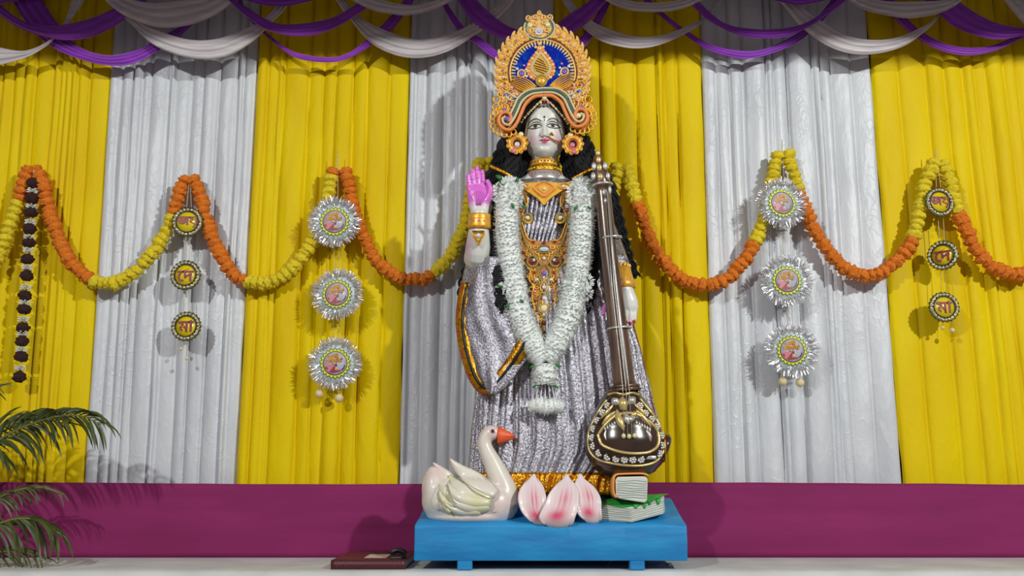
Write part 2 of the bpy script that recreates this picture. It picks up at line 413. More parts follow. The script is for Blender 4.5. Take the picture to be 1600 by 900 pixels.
# magenta band along the foot of the curtains
rows = []
NX = 200
for i in range(15):
    t = i / 14; row = []
    for j in range(NX + 1):
        x = -2.75 + 5.5 * j / NX
        z = lerp(0.311 + 0.004 * sin(x * 2.1) + 0.003 * noise.noise(Vector((x * 3, 0, 1))), 0.001, t)
        pinch = 0.010 * math.exp(-((z - 0.155 + 0.01 * x) / 0.012) ** 2) * math.exp(-((x + 0.62) / 0.22) ** 2)
        pinch += 0.008 * math.exp(-((z - 0.135 - 0.01 * x) / 0.010) ** 2) * math.exp(-((x + 0.75) / 0.25) ** 2)
        row.append(Vector((x, 0.508 - 0.004 * sin(PI * t) + 0.004 * noise.noise(Vector((x * 0.8, z * 14, 3))) - pinch, z)))
    rows.append(row)
m = MB(); m.grid(rows)
o = solid(m.build('skirting_cloth', M['magenta'], base=(0, 0.508, 0)), 0.004)
tag(o, 'magenta cloth band stretched along the foot of the curtains', 'cloth band')

# ------------------------------------------------------------------ swags of net along the top
def swag(col, Y, top, bot, label, seed):
    rng = random.Random(seed)
    def ext(p):
        a = (p[0][0] + 1.6 * (p[0][0] - p[1][0]), p[0][1] + 1.6 * (p[0][1] - p[1][1]) - 25)
        b = (p[-1][0] + 1.6 * (p[-1][0] - p[-2][0]), p[-1][1] + 1.6 * (p[-1][1] - p[-2][1]) - 25)
        return [a] + list(p) + [b]
    n = 56; k = 25
    T = spline(ext(top), n); B = spline(ext(bot), n)
    f = rng.uniform(2.4, 3.4); ph = rng.uniform(0, TAU)
    rows = []
    for j in range(k):
        t = j / (k - 1); row = []
        for i in range(n):
            s = i / (n - 1); q = plane(Y)
            px = lerp(T[i][0], B[i][0], t); py = lerp(T[i][1], B[i][1], t)
            wdt = math.hypot(T[i][0] - B[i][0], T[i][1] - B[i][1]) * 0.0028
            a = min(0.0045, wdt * 0.07)
            dy = a * sin(TAU * f * t + ph + 1.2 * sin(3 * s)) + 0.4 * a * sin(TAU * (f * 2.1) * t + 2 * ph) - 0.030 * sin(PI * s) - 0.35 * wdt * sin(PI * t) * 0.3
            pt = q(px, py, dy); pt.z = min(pt.z, 2.69 - .0008 * j); row.append(pt)
        rows.append(row)
    m = MB(); m.grid(rows)
    b = P(sum(p[0] for p in top) / len(top), 40, Y)
    o = solid(m.build('net_swag', M['purple' if col == 'p' else 'white_net'], base=b), 0.0015)
    tag(o, label, 'swag', 'purple net swags along the top' if col == 'p' else 'white net swags along the top')
SW = [
 ('p', .40, [(-60, -25), (-20, -14), (20, -16), (60, -28)], [(-70, -12), (-25, 6), (10, 9), (68, -8)], 'purple swag peeking out at the top left corner'),
 ('p', .40, [(-30, -22), (0, 6), (40, 37), (90, 45), (140, 35), (185, 14), (203, -4)], [(-35, -8), (0, 24), (40, 50), (100, 66), (150, 60), (200, 32), (237, -4)], 'leftmost broad bright purple swag crossing above the yellow panel'),
 ('p', .485, [(62, -10), (95, 42), (125, 75), (170, 90), (215, 82), (245, 66), (290, 38), (310, 10)], [(15, -10), (50, 45), (90, 80), (140, 100), (180, 107), (215, 102), (255, 80), (300, 44), (325, 10)], 'dark purple swag hanging lowest where the left yellow and silver panels meet'),
 ('p', .335, [(362, -4), (395, 20), (430, 40), (470, 42), (520, 32), (560, 8), (573, -6)], [(352, -4), (398, 38), (430, 55), (475, 61), (520, 50), (575, 15), (592, -6)], 'bright purple swag above the middle of the left inner yellow panel'),
 ('p', .325, [(376, -24), (405, -10), (440, -4), (480, -10), (515, -26)], [(366, -8), (400, 9), (440, 15), (480, 8), (520, -8)], 'shallow purple swag cut by the frame top above the left inner yellow panel'),
 ('p', .47, [(385, 18), (400, 38), (420, 55), (455, 82), (500, 93), (540, 90), (575, 65), (603, 38), (636, -4)], [(380, 18), (400, 43), (425, 66), (460, 92), (500, 101), (540, 98), (585, 73), (617, 47), (652, -4)], 'thin dark purple swag hanging lowest over the left inner yellow panel'),
 ('p', .455, [(692, -4), (725, 45), (755, 66), (790, 92), (845, 104), (895, 72), (920, 45), (946, -4)], [(684, -4), (715, 50), (745, 74), (785, 104), (845, 118), (905, 84), (932, 50), (958, -4)], 'narrow purple swag passing low behind the crown'),
 ('p', .415, [(740, -4), (772, 30), (805, 50), (846, 55), (885, 30), (930, -4)], [(712, -4), (742, 40), (790, 66), (846, 76), (900, 52), (956, -4)], 'wide purple swag passing behind the crown tip'),
 ('p', .36, [(1072, -12), (1093, 8), (1130, 40), (1180, 50), (1230, 47), (1265, 35), (1300, 8), (1312, -6)], [(1064, -8), (1085, 16), (1110, 38), (1150, 58), (1190, 64), (1230, 60), (1265, 43), (1312, 10), (1326, -6)], 'bright purple swag above the middle of the right silver panel'),
 ('p', .475, [(1012, -4), (1038, 25), (1070, 50), (1110, 74), (1160, 84), (1200, 78), (1255, 48), (1296, 5)], [(998, -4), (1033, 30), (1063, 54), (1105, 82), (1160, 96), (1205, 87), (1252, 64), (1306, 10)], 'thin purple swag hanging lowest over the right silver panel'),
 ('p', .345, [(1186, -26), (1220, -12), (1260, -8), (1306, -22)], [(1178, -10), (1220, 8), (1258, 11), (1312, -6)], 'shallow purple swag cut by the frame top above the right silver panel'),
 ('p', .345, [(1405, -30), (1430, -18), (1452, -16), (1495, -30)], [(1398, -14), (1430, 2), (1452, 5), (1500, -12)], 'small purple swag tip at the frame top behind a white swag on the right'),
 ('p', .385, [(1476, -14), (1500, 8), (1530, 29), (1560, 42), (1600, 47), (1660, 32)], [(1436, -4), (1466, 28), (1490, 48), (1530, 63), (1560, 66), (1600, 59), (1665, 50)], 'broad bright purple swag at the top right corner'),
 ('p', .485, [(1398, 8), (1415, 32), (1440, 55), (1480, 75), (1530, 78), (1570, 65), (1605, 38)], [(1376, 6), (1396, 32), (1425, 60), (1460, 80), (1500, 90), (1540, 86), (1580, 70), (1618, 46)], 'dark purple swag hanging lowest over the right end yellow panel'),
 ('w', .44, [(-30, 68), (0, 77), (40, 84), (70, 75), (88, 63), (104, 40), (116, 5)], [(-30, 107), (0, 105), (45, 94), (75, 78), (90, 65), (110, 42), (136, 2)], 'white swag hanging from the left edge and twisting to a thin band'),
 ('w', .355, [(176, -20), (207, 1), (240, 9), (280, 6), (330, -4), (362, -20)], [(156, -10), (188, 22), (228, 41), (262, 47), (305, 41), (345, 22), (376, -8)], 'broad white swag at the top above the left silver panel'),
 ('w', .395, [(196, 14), (222, 38), (255, 54), (300, 67), (340, 66), (380, 52), (404, 40), (430, 16)], [(188, 18), (212, 45), (240, 72), (280, 90), (320, 97), (360, 91), (400, 66), (426, 38), (448, 14)], 'broad white swag hanging low across the left silver panel'),
 ('w', .325, [(556, -14), (590, 2), (620, 10), (650, 12), (690, 1), (704, -10)], [(536, -8), (578, 18), (612, 26), (640, 28), (680, 18), (722, -8)], 'white swag at the frame top where the inner yellow panel meets silver'),
 ('w', .435, [(536, -4), (566, 32), (602, 51), (650, 66), (690, 60), (730, 45), (762, 22), (790, -4)], [(522, -4), (548, 33), (580, 70), (620, 90), (660, 94), (700, 84), (740, 60), (776, 34), (808, -4)], 'broad white swag hanging low to the left of the crown'),
 ('w', .36, [(944, -14), (980, 4), (1022, 8), (1062, 3), (1092, -10)], [(926, -10), (972, 17), (1018, 23), (1062, 18), (1112, -6)], 'white swag at the frame top to the right of the crown'),
 ('w', .44, [(896, 8), (925, 37), (965, 55), (1000, 62), (1040, 57), (1080, 40), (1100, 27)], [(878, 4), (905, 42), (935, 67), (970, 78), (1000, 80), (1030, 74), (1070, 56), (1103, 32)], 'broad white swag hanging low to the right of the crown'),
 ('w', .355, [(1316, -16), (1368, 5), (1430, 7), (1480, 2), (1504, -14)], [(1312, -8), (1348, 19), (1390, 30), (1420, 33), (1460, 26), (1490, 12), (1512, -10)], 'broad white swag at the top where right silver meets yellow'),
 ('w', .415, [(1232, -6), (1250, 14), (1282, 38), (1320, 60), (1360, 67), (1400, 62), (1440, 44), (1460, 29)], [(1206, -8), (1224, 12), (1250, 45), (1290, 75), (1330, 88), (1370, 87), (1410, 75), (1440, 54), (1463, 31)], 'broad white swag hanging low over the right edge of the right silver panel'),
 ('w', .43, [(1576, -24), (1588, -5), (1602, 8), (1650, 44)], [(1552, -18), (1568, 8), (1585, 30), (1603, 48), (1650, 74)], 'white swag descending out of the frame at the top right corner'),
]
for i, (c_, Y, t_, b_, lab) in enumerate(SW): swag(c_, .530 - (.485 - Y) * .6, t_, b_, lab, 50 + i)

# ------------------------------------------------------------------ marigold garlands
def blossom_mesh(name, r, seed, squash, mat_, petals=11, sub_=3):
    bm = bmesh.new(); bmesh.ops.create_icosphere(bm, subdivisions=sub_, radius=1.0)
    for v in bm.verts:
        n = v.co.normalized(); a = math.atan2(n.y, n.x); e = math.asin(max(-1, min(1, n.z)))
        ring_ = int((e + PI / 2) / PI * 7); fl = math.floor
        q = (e + PI / 2) / PI * 7 - ring_
        ruf = 0.24 * abs(sin(a * petals * 0.5 * max(0.35, cos(e)) + ring_ * 1.9 + seed)) + 0.16 * (q - 0.5) + 0.26 * noise.noise(n * 2.6 + Vector((seed * 3.1, 0, 0)))
        v.co = n * r * (0.86 + ruf); v.co.z *= squash
    me = bpy.data.meshes.new(name); bm.to_mesh(me); bm.free(); me.materials.append(mat_); me.shade_smooth(); return me
BL = {c: [blossom_mesh('blossom', 1.0, s, 0.66, M['marigold_orange' if c == 'o' else 'marigold_yellow']) for s in range(5)] for c in 'oy'}
def garland(spec, label, Y0=0.545, seed=0):
    """spec: (px, py, colour) along the string"""
    rng = random.Random(seed)
    pts = [(a, b) for a, b, c in spec]
    L = sum(math.dist(p, q) for p, q in zip(pts, pts[1:])); n = int(L / 10.2)
    S = spline(pts, n)
    base = P(S[0][0], S[0][1], Y0); t = thing('marigold_garland', label, 'garland', base, 'marigold garlands on the backdrop')
    W = []
    for (px, py) in S:
        W.append(P(px, py, Y0 - 0.018 - 0.010 * sin(PI * len(W) / n)))
    m = MB(); m.tube(W, 0.0035, 6); m.build('string', M['thread'], t)
    for i, (px, py) in enumerate(S):
        j = min(range(len(spec)), key=lambda k: (spec[k][0] - px) ** 2 + (spec[k][1] - py) ** 2)
        c = spec[j][2]
        o = link('blossom', rng.choice(BL[c]), t)
        r = 0.0305 * rng.uniform(0.92, 1.13)
        o.location = W[i] - base + Vector((rng.uniform(-1, 1), rng.uniform(-0.6, 0.6), rng.uniform(-1, 1))) * 0.0035
        d = W[min(n - 1, i + 1)] - W[max(0, i - 1)]
        o.rotation_mode = 'QUATERNION'
        o.rotation_quaternion = d.to_track_quat('Z', 'Y') @ Vector((0, 0, 1)).rotation_difference(Vector((rng.uniform(-.25, .25), rng.uniform(-.25, .25), 1))).normalized()
        o.scale = (r, r, r)
garland([(-45, 440, 'y'), (-20, 425, 'y'), (0, 396, 'y'), (12, 362, 'y'), (24, 325, 'y'), (33, 300, 'o'), (38, 282, 'o'), (44, 267, 'o')], 'yellow marigold garland leaving the frame at the left edge', seed=1)
garland([(56, 266, 'o'), (66, 282, 'o'), (75, 322, 'o'), (90, 370, 'o'), (110, 408, 'o'), (138, 434, 'o'), (156, 442, 'y'), (182, 441, 'y'), (206, 429, 'y'), (236, 400, 'y'), (257, 367, 'y'), (268, 342, 'y'), (275, 322, 'o'), (281, 297, 'o'), (289, 281, 'o')], 'orange then yellow marigold garland crossing from left yellow panel to left silver panel', seed=2)
garland([(303, 281, 'o'), (312, 300, 'o'), (325, 352, 'o'), (345, 398, 'o'), (364, 428, 'o'), (381, 437, 'o'), (394, 441, 'y'), (420, 441, 'y'), (446, 430, 'y'), (470, 404, 'y'), (488, 376, 'y'), (502, 345, 'y'), (512, 310, 'y'), (516, 288, 'y'), (521, 269, 'o')], 'marigold garland between the small medallions and the tinsel medallions on the left', seed=3)
garland([(540, 268, 'o'), (545, 290, 'o'), (554, 330, 'o'), (570, 374, 'o'), (591, 410, 'o'), (620, 432, 'o'), (648, 437, 'o'), (664, 436, 'o'), (682, 424, 'y'), (706, 398, 'y'), (724, 357, 'y'), (734, 315, 'y'), (742, 275, 'y'), (750, 254, 'y')], 'orange and yellow marigold garland ending beside the raised hand', seed=4)
garland([(768, 252, 'y'), (776, 300, 'y'), (792, 360, 'o'), (824, 418, 'o'), (862, 432, 'o'), (905, 412, 'o'), (938, 366, 'y'), (955, 310, 'y'), (964, 262, 'y')], 'yellow marigold garland hanging mostly hidden behind the statue', seed=5)
garland([(978, 262, 'y'), (986, 285, 'y'), (992, 310, 'y'), (1001, 332, 'o'), (1016, 376, 'o'), (1040, 413, 'o'), (1070, 438, 'o'), (1104, 446, 'o'), (1135, 437, 'o'), (1160, 411, 'o'), (1172, 394, 'o'), (1184, 368, 'y'), (1196, 335, 'y'), (1208, 275, 'y'), (1215, 243, 'y')], 'orange marigold garland from the statue to the right tinsel medallions', seed=6)
garland([(1232, 243, 'y'), (1242, 278, 'y'), (1252, 310, 'o'), (1263, 336, 'o'), (1276, 366, 'o'), (1296, 395, 'o'), (1320, 419, 'o'), (1350, 431, 'o'), (1380, 424, 'o'), (1404, 405, 'o'), (1420, 386, 'o'), (1430, 358, 'y'), (1438, 325, 'y'), (1446, 285, 'y'), (1458, 256, 'y')], 'marigold garland between the two medallion strings on the right', seed=7)
garland([(1474, 256, 'y'), (1484, 285, 'y'), (1493, 322, 'y'), (1502, 344, 'o'), (1512, 366, 'o'), (1527, 392, 'o'), (1548, 415, 'o'), (1576, 427, 'o'), (1602, 427, 'o'), (1650, 405, 'o')], 'orange marigold garland leaving the frame at the right edge', seed=8)

# dark and white hanging flower string at the left
t = thing('flower_string', 'hanging string of dark maroon flowers and white buds over the left yellow panel', 'garland', P(52, 282, 0.53))
DK = [blossom_mesh('dark_flower', 1.0, 20 + s, 0.8, M['dark_flower']) for s in range(3)]
def bud_ring_mesh(name, mat_, n=16):
    m = MB()
    for k in range(n):
        a = TAU * k / n; d = Vector((cos(a), sin(a), 0)); z = 0.35 * ((k % 3) - 1)
        m.tube([d * 0.25 + Vector((0, 0, z)), d * 0.75 + Vector((0, 0, z * 1.4)), d * 1.02 + Vector((0, 0, z * 1.2))], [0.12, 0.2, 0.06], 5)
    me = bpy.data.meshes.new(name); me.from_pydata([tuple(v) for v in m.v], [], m.f); me.materials.append(mat_); me.shade_smooth(); return me
BR = bud_ring_mesh('bud_ring', M['petal_white'])
dks = [286, 310, 332, 358, 379, 405, 431, 462, 483, 512, 533, 557, 589]
wts = [298, 323, 347, 371, 391, 418, 449, 473, 499, 521, 546, 575]
xa = lambda y: lerp(52, 30, (y - 282) / 312)
m = MB(); m.tube([P(xa(y), y, 0.505) for y in (262, 300, 350, 400, 450, 500, 550, 596)], 0.003, 6); m.build('string', M['thread'], t)
rng = random.Random(9)
for y in dks:
    o = link('flower', rng.choice(DK), t); o.location = P(xa(y), y, 0.505) - Vector(t['_b']); o.scale = (.027, .027, .030); o.rotation_euler = (rng.uniform(-.3, .3), rng.uniform(-.3, .3), rng.uniform(0, 6))
for y in wts:
    o = link('bud_ring', BR, t); o.location = P(xa(y), y, 0.505) - Vector(t['_b']); o.scale = (.025, .025, .017); o.rotation_euler = (0, 0, rng.uniform(0, 6))

# ------------------------------------------------------------------ medallions (built facing -Y round their own centre)
def circ(r, n, y=0.0, a0=0.0, wob=None):
    return [Vector(((r + (wob(k) if wob else 0)) * cos(a0 + TAU * k / n), y, (r + (wob(k) if wob else 0)) * sin(a0 + TAU * k / n))) for k in range(n)]
def ring(mb, r0, r1, y0, y1, n=40, wob=None):
    """flat ring with thickness: front y0, back y1"""
    A = circ(r0, n, y0); B = circ(r1, n, y0, 0, wob); C = circ(r1, n, y1, 0, wob); D = circ(r0, n, y1)
    mb.grid([A, D, C, B, A], True)
def text_part(name, body, size, at, mat_, parent, dep=0.0006, rot=0.0, bold=0.0):
    c = bpy.data.curves.new('lettering', 'FONT'); c.body = body; c.size = size; c.align_x = 'CENTER'; c.align_y = 'CENTER'; c.extrude = dep; c.offset = bold; c.resolution_u = 3
    o = bpy.data.objects.new('lettering', c); COL.objects.link(o); dg = bpy.context.evaluated_depsgraph_get(); dg.update()
    me = bpy.data.meshes.new_from_object(o.evaluated_get(dg)); bpy.data.objects.remove(o); bpy.data.curves.remove(c)
    me.materials.clear(); me.materials.append(mat_)
    xs = [v.co.x for v in me.vertices]; ys = [v.co.y for v in me.vertices]
    cx = (min(xs) + max(xs)) / 2; cy = (min(ys) + max(ys)) / 2
    me.transform(Matrix.Translation((-cx, -cy, 0)))
    o = link(name, me, parent); o.location = at; o.rotation_euler = (PI / 2, rot, 0); return o
def big_medallion(px, py, label, seed, tilt=0.0):
    rng = random.Random(seed); c = P(px, py, 0.478)
    t = thing('tinsel_medallion', label, 'medallion', c, 'round tinsel medallions'); t.rotation_euler = (0, rng.uniform(-.05, .05), tilt)
    t['_b'] = (0, 0, 0); R = 0.118
    m = MB(); ring(m, 0.0, 0.086, -0.004, 0.004, 40); m.build('backing_disc', M['satin_ring'], t)
    m = MB()                                                   # silver tinsel strips
    for k in range(640):
        a = rng.uniform(0, TAU); r0 = rng.uniform(0.070, 0.086); r1 = R * rng.uniform(0.84, 1.04); d = Vector((cos(a), 0, sin(a))); e = Vector((-sin(a), 0, cos(a)))
        y0 = rng.uniform(-0.006, 0.004); y1 = rng.uniform(-0.024, 0.014); b = rng.uniform(-0.014, 0.014); wd = rng.uniform(0.0011, 0.0022); tw = rng.uniform(-1.2, 1.2)
        p0 = d * r0 + Vector((0, y0, 0)); p1 = d * (r0 + r1) * 0.5 + e * b * 0.5 + Vector((0, y1 * 0.8, 0)); p2 = d * r1 + e * b + Vector((0, y1, 0))
        s0 = e * wd; s1 = (e * cos(tw) + Vector((0, sin(tw), 0))) * wd
        m.add([p0 - s0, p0 + s0, p1 - s1, p1 + s1, p2 - s1 * .7, p2 + s1 * .7], [(0, 1, 3, 2), (2, 3, 5, 4)])
    o = m.build('tinsel_fringe', M['tinsel'], t, smooth=False); o['kind'] = 'stuff'
    m = MB(); m.prism([Vector((r * cos(a), -0.0065, r * sin(a))) for k in range(44) for r, a in [((0.0715 if k % 2 else 0.0615), TAU * k / 44)]], 0.003); m.build('zigzag_ring', M['zig_green'], t, smooth=False)
    m = MB(); m.prism([Vector((r * cos(a), -0.0085, r * sin(a))) for k in range(44) for r, a in [((0.0665 if k % 2 else 0.0560), TAU * k / 44)]], 0.002); m.build('sunburst_ring', M['zig_yellow'], t, smooth=False)
    m = MB(); ring(m, 0.0505, 0.0535, -0.0100, -0.0085, 40); m.build('picture_rim', M['print_navy'], t)
    m = MB(); ring(m, 0.0, 0.0505, -0.0095, -0.0085, 40); face = m.build('picture_disc', M['print_white'], t)
    q = lambda x, z: Vector((x * 0.05, -0.0100, z * 0.05))
    def shape(nm, pts, mt, dy=0.0):
        m = MB(); m.prism([q(*p) + Vector((0, dy, 0)) for p in pts], 0.0005); m.build(nm, M[mt], face, smooth=False)
    shape('print_patch', [(-0.93, -0.28), (-.62, -.05), (-.45, -.12), (-.3, -.02), (-.1, -.15), (-.25, -.45), (-.5, -.75), (-.75, -.6)], 'print_pink')
    shape('print_patch', [(-.55, -.8), (-.1, -.25), (.12, .12), (.02, -.3), (-.05, -.6), (.4, -.62), (.5, -.72), (-.1, -.85)], 'print_red', -.0003)
    shape('print_patch', [(-.9, -.3), (-.7, -.28), (-.62, -.5), (-.75, -.55)], 'print_red', -.0003)
    shape('print_patch', [(.45, -.68), (.72, -.38), (.85, -.1), (.88, -.3), (.72, -.6)], 'print_navy')
    shape('print_patch', [(.05, -.15), (.2, -.02), (.16, -.3), (.06, -.32)], 'print_navy', -.0003)
    shape('print_patch', [(.08, -.42), (.24, -.36), (.28, -.55), (.1, -.56)], 'print_orange', -.0003)
    shape('print_patch', [(.48, .42), (.62, .5), (.66, .3), (.54, .2)], 'print_navy', -.0003)
    for z, b, s in ((0.029, 'বাণী', 0.0270), (0.0085, 'বন্দনা', 0.0255)):
        x = -0.006 if s > 0.026 else -0.004
        text_part('lettering', b, s, Vector((x, -0.0106, z)), M['print_brown'], face, bold=0.0016, dep=0.0003, rot=-.08)
        text_part('lettering', b, s, Vector((x, -0.0114, z)), M['print_orange'], face, bold=0.0004, dep=0.0003, rot=-.08)
    return t
def small_medallion(px, py, letter, label, seed, r=0.070, turn=0.0):
    c = P(px, py, 0.482); t = thing('letter_medallion', label, 'medallion', c, 'small gold letter medallions'); t.rotation_euler = (0, 0, turn); t['_b'] = (0, 0, 0)
    n = 96; k = r / 0.070
    m = MB(); ring(m, 0.0, 0.066 * k, -0.002, 0.003, n, wob=lambda i: 0.0025 * k * cos(i * 22 * TAU / n)); m.build('scalloped_edge', M['glitter_edge'], t)
    m = MB(); rows = []
    for rr, y in ((0.047, -0.002), (0.048, -0.007), (0.055, -0.009), (0.062, -0.006), (0.063, -0.002)):
        rows.append([Vector(((rr * k + 0.001 * cos(i * 22 * TAU / n)) * cos(TAU * i / n), y + 0.0012 * cos(i * 22 * TAU / n), (rr * k + 0.001 * cos(i * 22 * TAU / n)) * sin(TAU * i / n))) for i in range(n)])
    m.grid(rows, True); rim = m.build('glitter_rim', M['glitter'], t)
    m = MB(); ring(m, 0.0445 * k, 0.0475 * k, -0.008, -0.003, 48); m.build('inner_ring', M['black_ink'], t)
    m = MB(); ring(m, 0.0, 0.0450 * k, -0.004, -0.002, 48); m.build('face_disc', M['medal_yellow'], t)
    text_part('lettering', letter, (0.072 if len(letter) < 3 else 0.058) * k, Vector((0, -0.0058, 0.0)), M['medal_maroon'], t, dep=0.0012, bold=0.0016)
    m = MB(); rg = random.Random(seed)                       # sequins round the rim
    for i in range(22):
        a = TAU * (i + 0.5) / 22; m.sphere((0.0555 * k * cos(a), -0.0095, 0.0555 * k * sin(a)), 0.0042 * k, 0.0025, 0.0042 * k, 6, 4)
    m.build('sequins', M['gem_white'], rim)
    return t
def hang_cord(pts, label, beads, Y=0.512, pin=True):
    b = P(pts[0][0], pts[0][1], Y); t = thing('hanging_cord', label, 'cord', b, 'cords of the medallion strings')
    for off in (-4, 4):
        L = []
        for i, (x, y) in enumerate(pts): L.append(P(x + (off if 0 < i else 0), y, Y + 0.004))
        m = MB(); m.tube(L, 0.0014, 5); m.build('thread', M['thread'], t)
    for x, y, r in beads:
        m = MB(); c = P(x, y, Y - 0.004); bm_r = r * 0.0028
        m.sphere(c, bm_r, bm_r, bm_r, 12, 8); m.build('bead', M['bead_cream'], t)
        m = MB(); m.tube([P(x, y - r, Y), P(x, y - 34, Y + 0.004)], 0.0012, 5); m.build('thread', M['thread'], t)
for i, (x, y, lab) in enumerate([(523, 347, 'top silver tinsel medallion of the left yellow-panel string'), (527, 460, 'middle silver tinsel medallion of the left yellow-panel string'), (524, 568, 'bottom silver tinsel medallion of the left yellow-panel string'),
                                 (1221, 318, 'top silver tinsel medallion on the right silver curtain'), (1229, 439, 'middle silver tinsel medallion on the right silver curtain'), (1237, 548, 'bottom silver tinsel medallion on the right silver curtain')]):
    big_medallion(x, y, lab, 70 + i, tilt=(0.04, -0.06, 0.05, 0.16, 0.0, -0.05)[i])
for i, (x, y, l, r, tn, lab) in enumerate([(293, 347, 'জয়', .073, .10, 'top small gold letter medallion on the left silver curtain'), (290, 430, 'েদ', .072, 0, 'middle small gold letter medallion on the left silver curtain'), (291, 510, 'মা', .070, 0, 'bottom small gold letter medallion on the left silver curtain'),
                                           (1468, 316, 'জয়', .073, .12, 'top small gold letter medallion at the far right'), (1473, 399, 'েদ', .072, -.72, 'middle small gold letter medallion at the far right, turned sideways'), (1475, 480, 'মা', .072, 0, 'bottom small gold letter medallion at the far right')]):
    small_medallion(x, y, l, lab, 80 + i, r, tn)
hang_cord([(297, 268), (295, 330), (291, 420), (291, 500), (291, 540)], 'thin cord carrying the small medallions on the left', [(283, 545, 3), (292, 560, 3)])
hang_cord([(528, 236), (524, 320), (527, 450), (524, 560)], 'thin cord carrying the left tinsel medallions', [(499, 615, 7), (530, 622, 7)])
hang_cord([(1222, 218), (1222, 300), (1229, 420), (1237, 540)], 'thin cord carrying the right tinsel medallions', [(1223, 596, 7), (1250, 598, 7)])
hang_cord([(1462, 232), (1467, 300), (1473, 390), (1475, 470)], 'thin cord carrying the small medallions at the far right', [(1473, 512, 3), (1488, 516, 4)])

# ================================================================== the statue
SB = Vector((P(858, 770, 0.27).x, 0.27, 0.20))
statue = thing('goddess_statue', 'life-size painted goddess statue in silver sari and tall gold crown with raised pink palm', 'statue', SB)
HX = 852.0; YH = 0.255
HT = [(112, 6, .030), (120, 17, .060), (132, 25, .078), (146, 30, .088), (160, 32.2, .094), (178, 33.6, .096), (195, 33.8, .094), (208, 32.6, .093), (218, 30, .091), (226, 26, .087), (232, 20.5, .080), (236.5, 13.5, .070), (239.5, 5, .055)]
def gauss(x, y, cx, cy, sx, sy): return math.exp(-((x - cx) / sx) ** 2 - ((y - cy) / sy) ** 2)
def features(px, py):
    d = 0.0
    b = max(0.0, min(1.0, (py - 186) / 25.0))                        # nose ridge swelling to its tip
    if 178 < py < 218:
        fall = 1.0 if py < 211 else max(0.0, 1 - (py - 211) / 4.5)
        d += (0.004 + 0.019 * b ** 1.5) * math.exp(-((px - 851) / (2.6 + 2.0 * b)) ** 2) * fall * min(1, (py - 178) / 10)
    d += 0.006 * (gauss(px, py, 845.8, 211, 2.8, 2.8) + gauss(px, py, 856.2, 211, 2.8, 2.8))
    d -= 0.008 * (gauss(px, py, 837, 192, 9, 6) + gauss(px, py, 864.5, 192, 9, 6))
    d += 0.0045 * (gauss(px, py, 837, 195.5, 7.5, 3.6) + gauss(px, py, 864.5, 195.2, 7.5, 3.6))   # eyeballs
    d += 0.003 * (gauss(px, py, 836, 186, 11, 3) + gauss(px, py, 866, 185.5, 11, 3))
    d += 0.0075 * gauss(px, py, 851, 217, 7.5, 2.3) + 0.0085 * gauss(px, py, 851, 221.3, 6.5, 2.4) - 0.003 * gauss(px, py, 851, 219.1, 7, .8)
    d -= 0.003 * gauss(px, py, 851, 226, 8, 2.2)
    d += 0.006 * gauss(px, py, 851, 231.5, 9, 4) + 0.003 * (gauss(px, py, 833, 210, 8, 9) + gauss(px, py, 870, 210, 8, 9))
    return d
def face_y(px, py):
    wv, fd = interp(HT, py); s = min(1.0, abs(px - HX) / wv)
    return YH - fd * max(0.0, 1 - s ** 2.3) ** 0.52 - features(px, py)
H = plane(0.152)
def face_pt(px, py, lift=0.0):
    p = H(px, py); p.y = face_y(px, py) - lift; return p

body = MB()
rows = []
for i in range(70):
    py = lerp(112, 239.5, i / 69); wv, fd = interp(HT, py); row = []
    for k in range(96):
        th = TAU * k / 96; c, s = cos(th), sin(th); px = HX + wv * c
        p = H(px, py)
        p.y = face_y(px, py) if s < 0 else YH + (fd + 0.012) * max(0, 1 - abs(c) ** 2.2) ** 0.5
        row.append(p)
    rows.append(row)
body.grid(rows, True, False, True)
Q = plane(0.27)
def ellipse_ring(q, cx, py, hw, cy, hd, n=28, tiltz=0.0):
    c = q(cx, py); k = (q(cx + 1, py) - c).x
    return [Vector((c.x + hw * k * cos(TAU * j / n), cy + hd * sin(TAU * j / n), c.z + tiltz * sin(TAU * j / n))) for j in range(n)]
QT = plane(.195)
body.grid([ellipse_ring(QT, 852 - 0.03 * (py - 225), py, hw, 0.272, hd) for py, hw, hd in [(222, 20, .052), (236, 21.5, .055), (250, 22, .056), (262, 24, .060), (272, 38, .068), (284, 62, .080), (298, 74, .092), (330, 70, .104), (365, 64, .098), (405, 60, .092), (450, 76, .105), (500, 84, .11)]], True, False, True)
def limb(mb, pts, n=18, seg=16, YR=None):
    """pts: (px, py, Y, radius in m)"""
    S = spline([(*P(a, b, y), r) for a, b, y, r in pts], n)
    mb.tube([Vector(s[:3]) for s in S], [s[3] for s in S], seg)
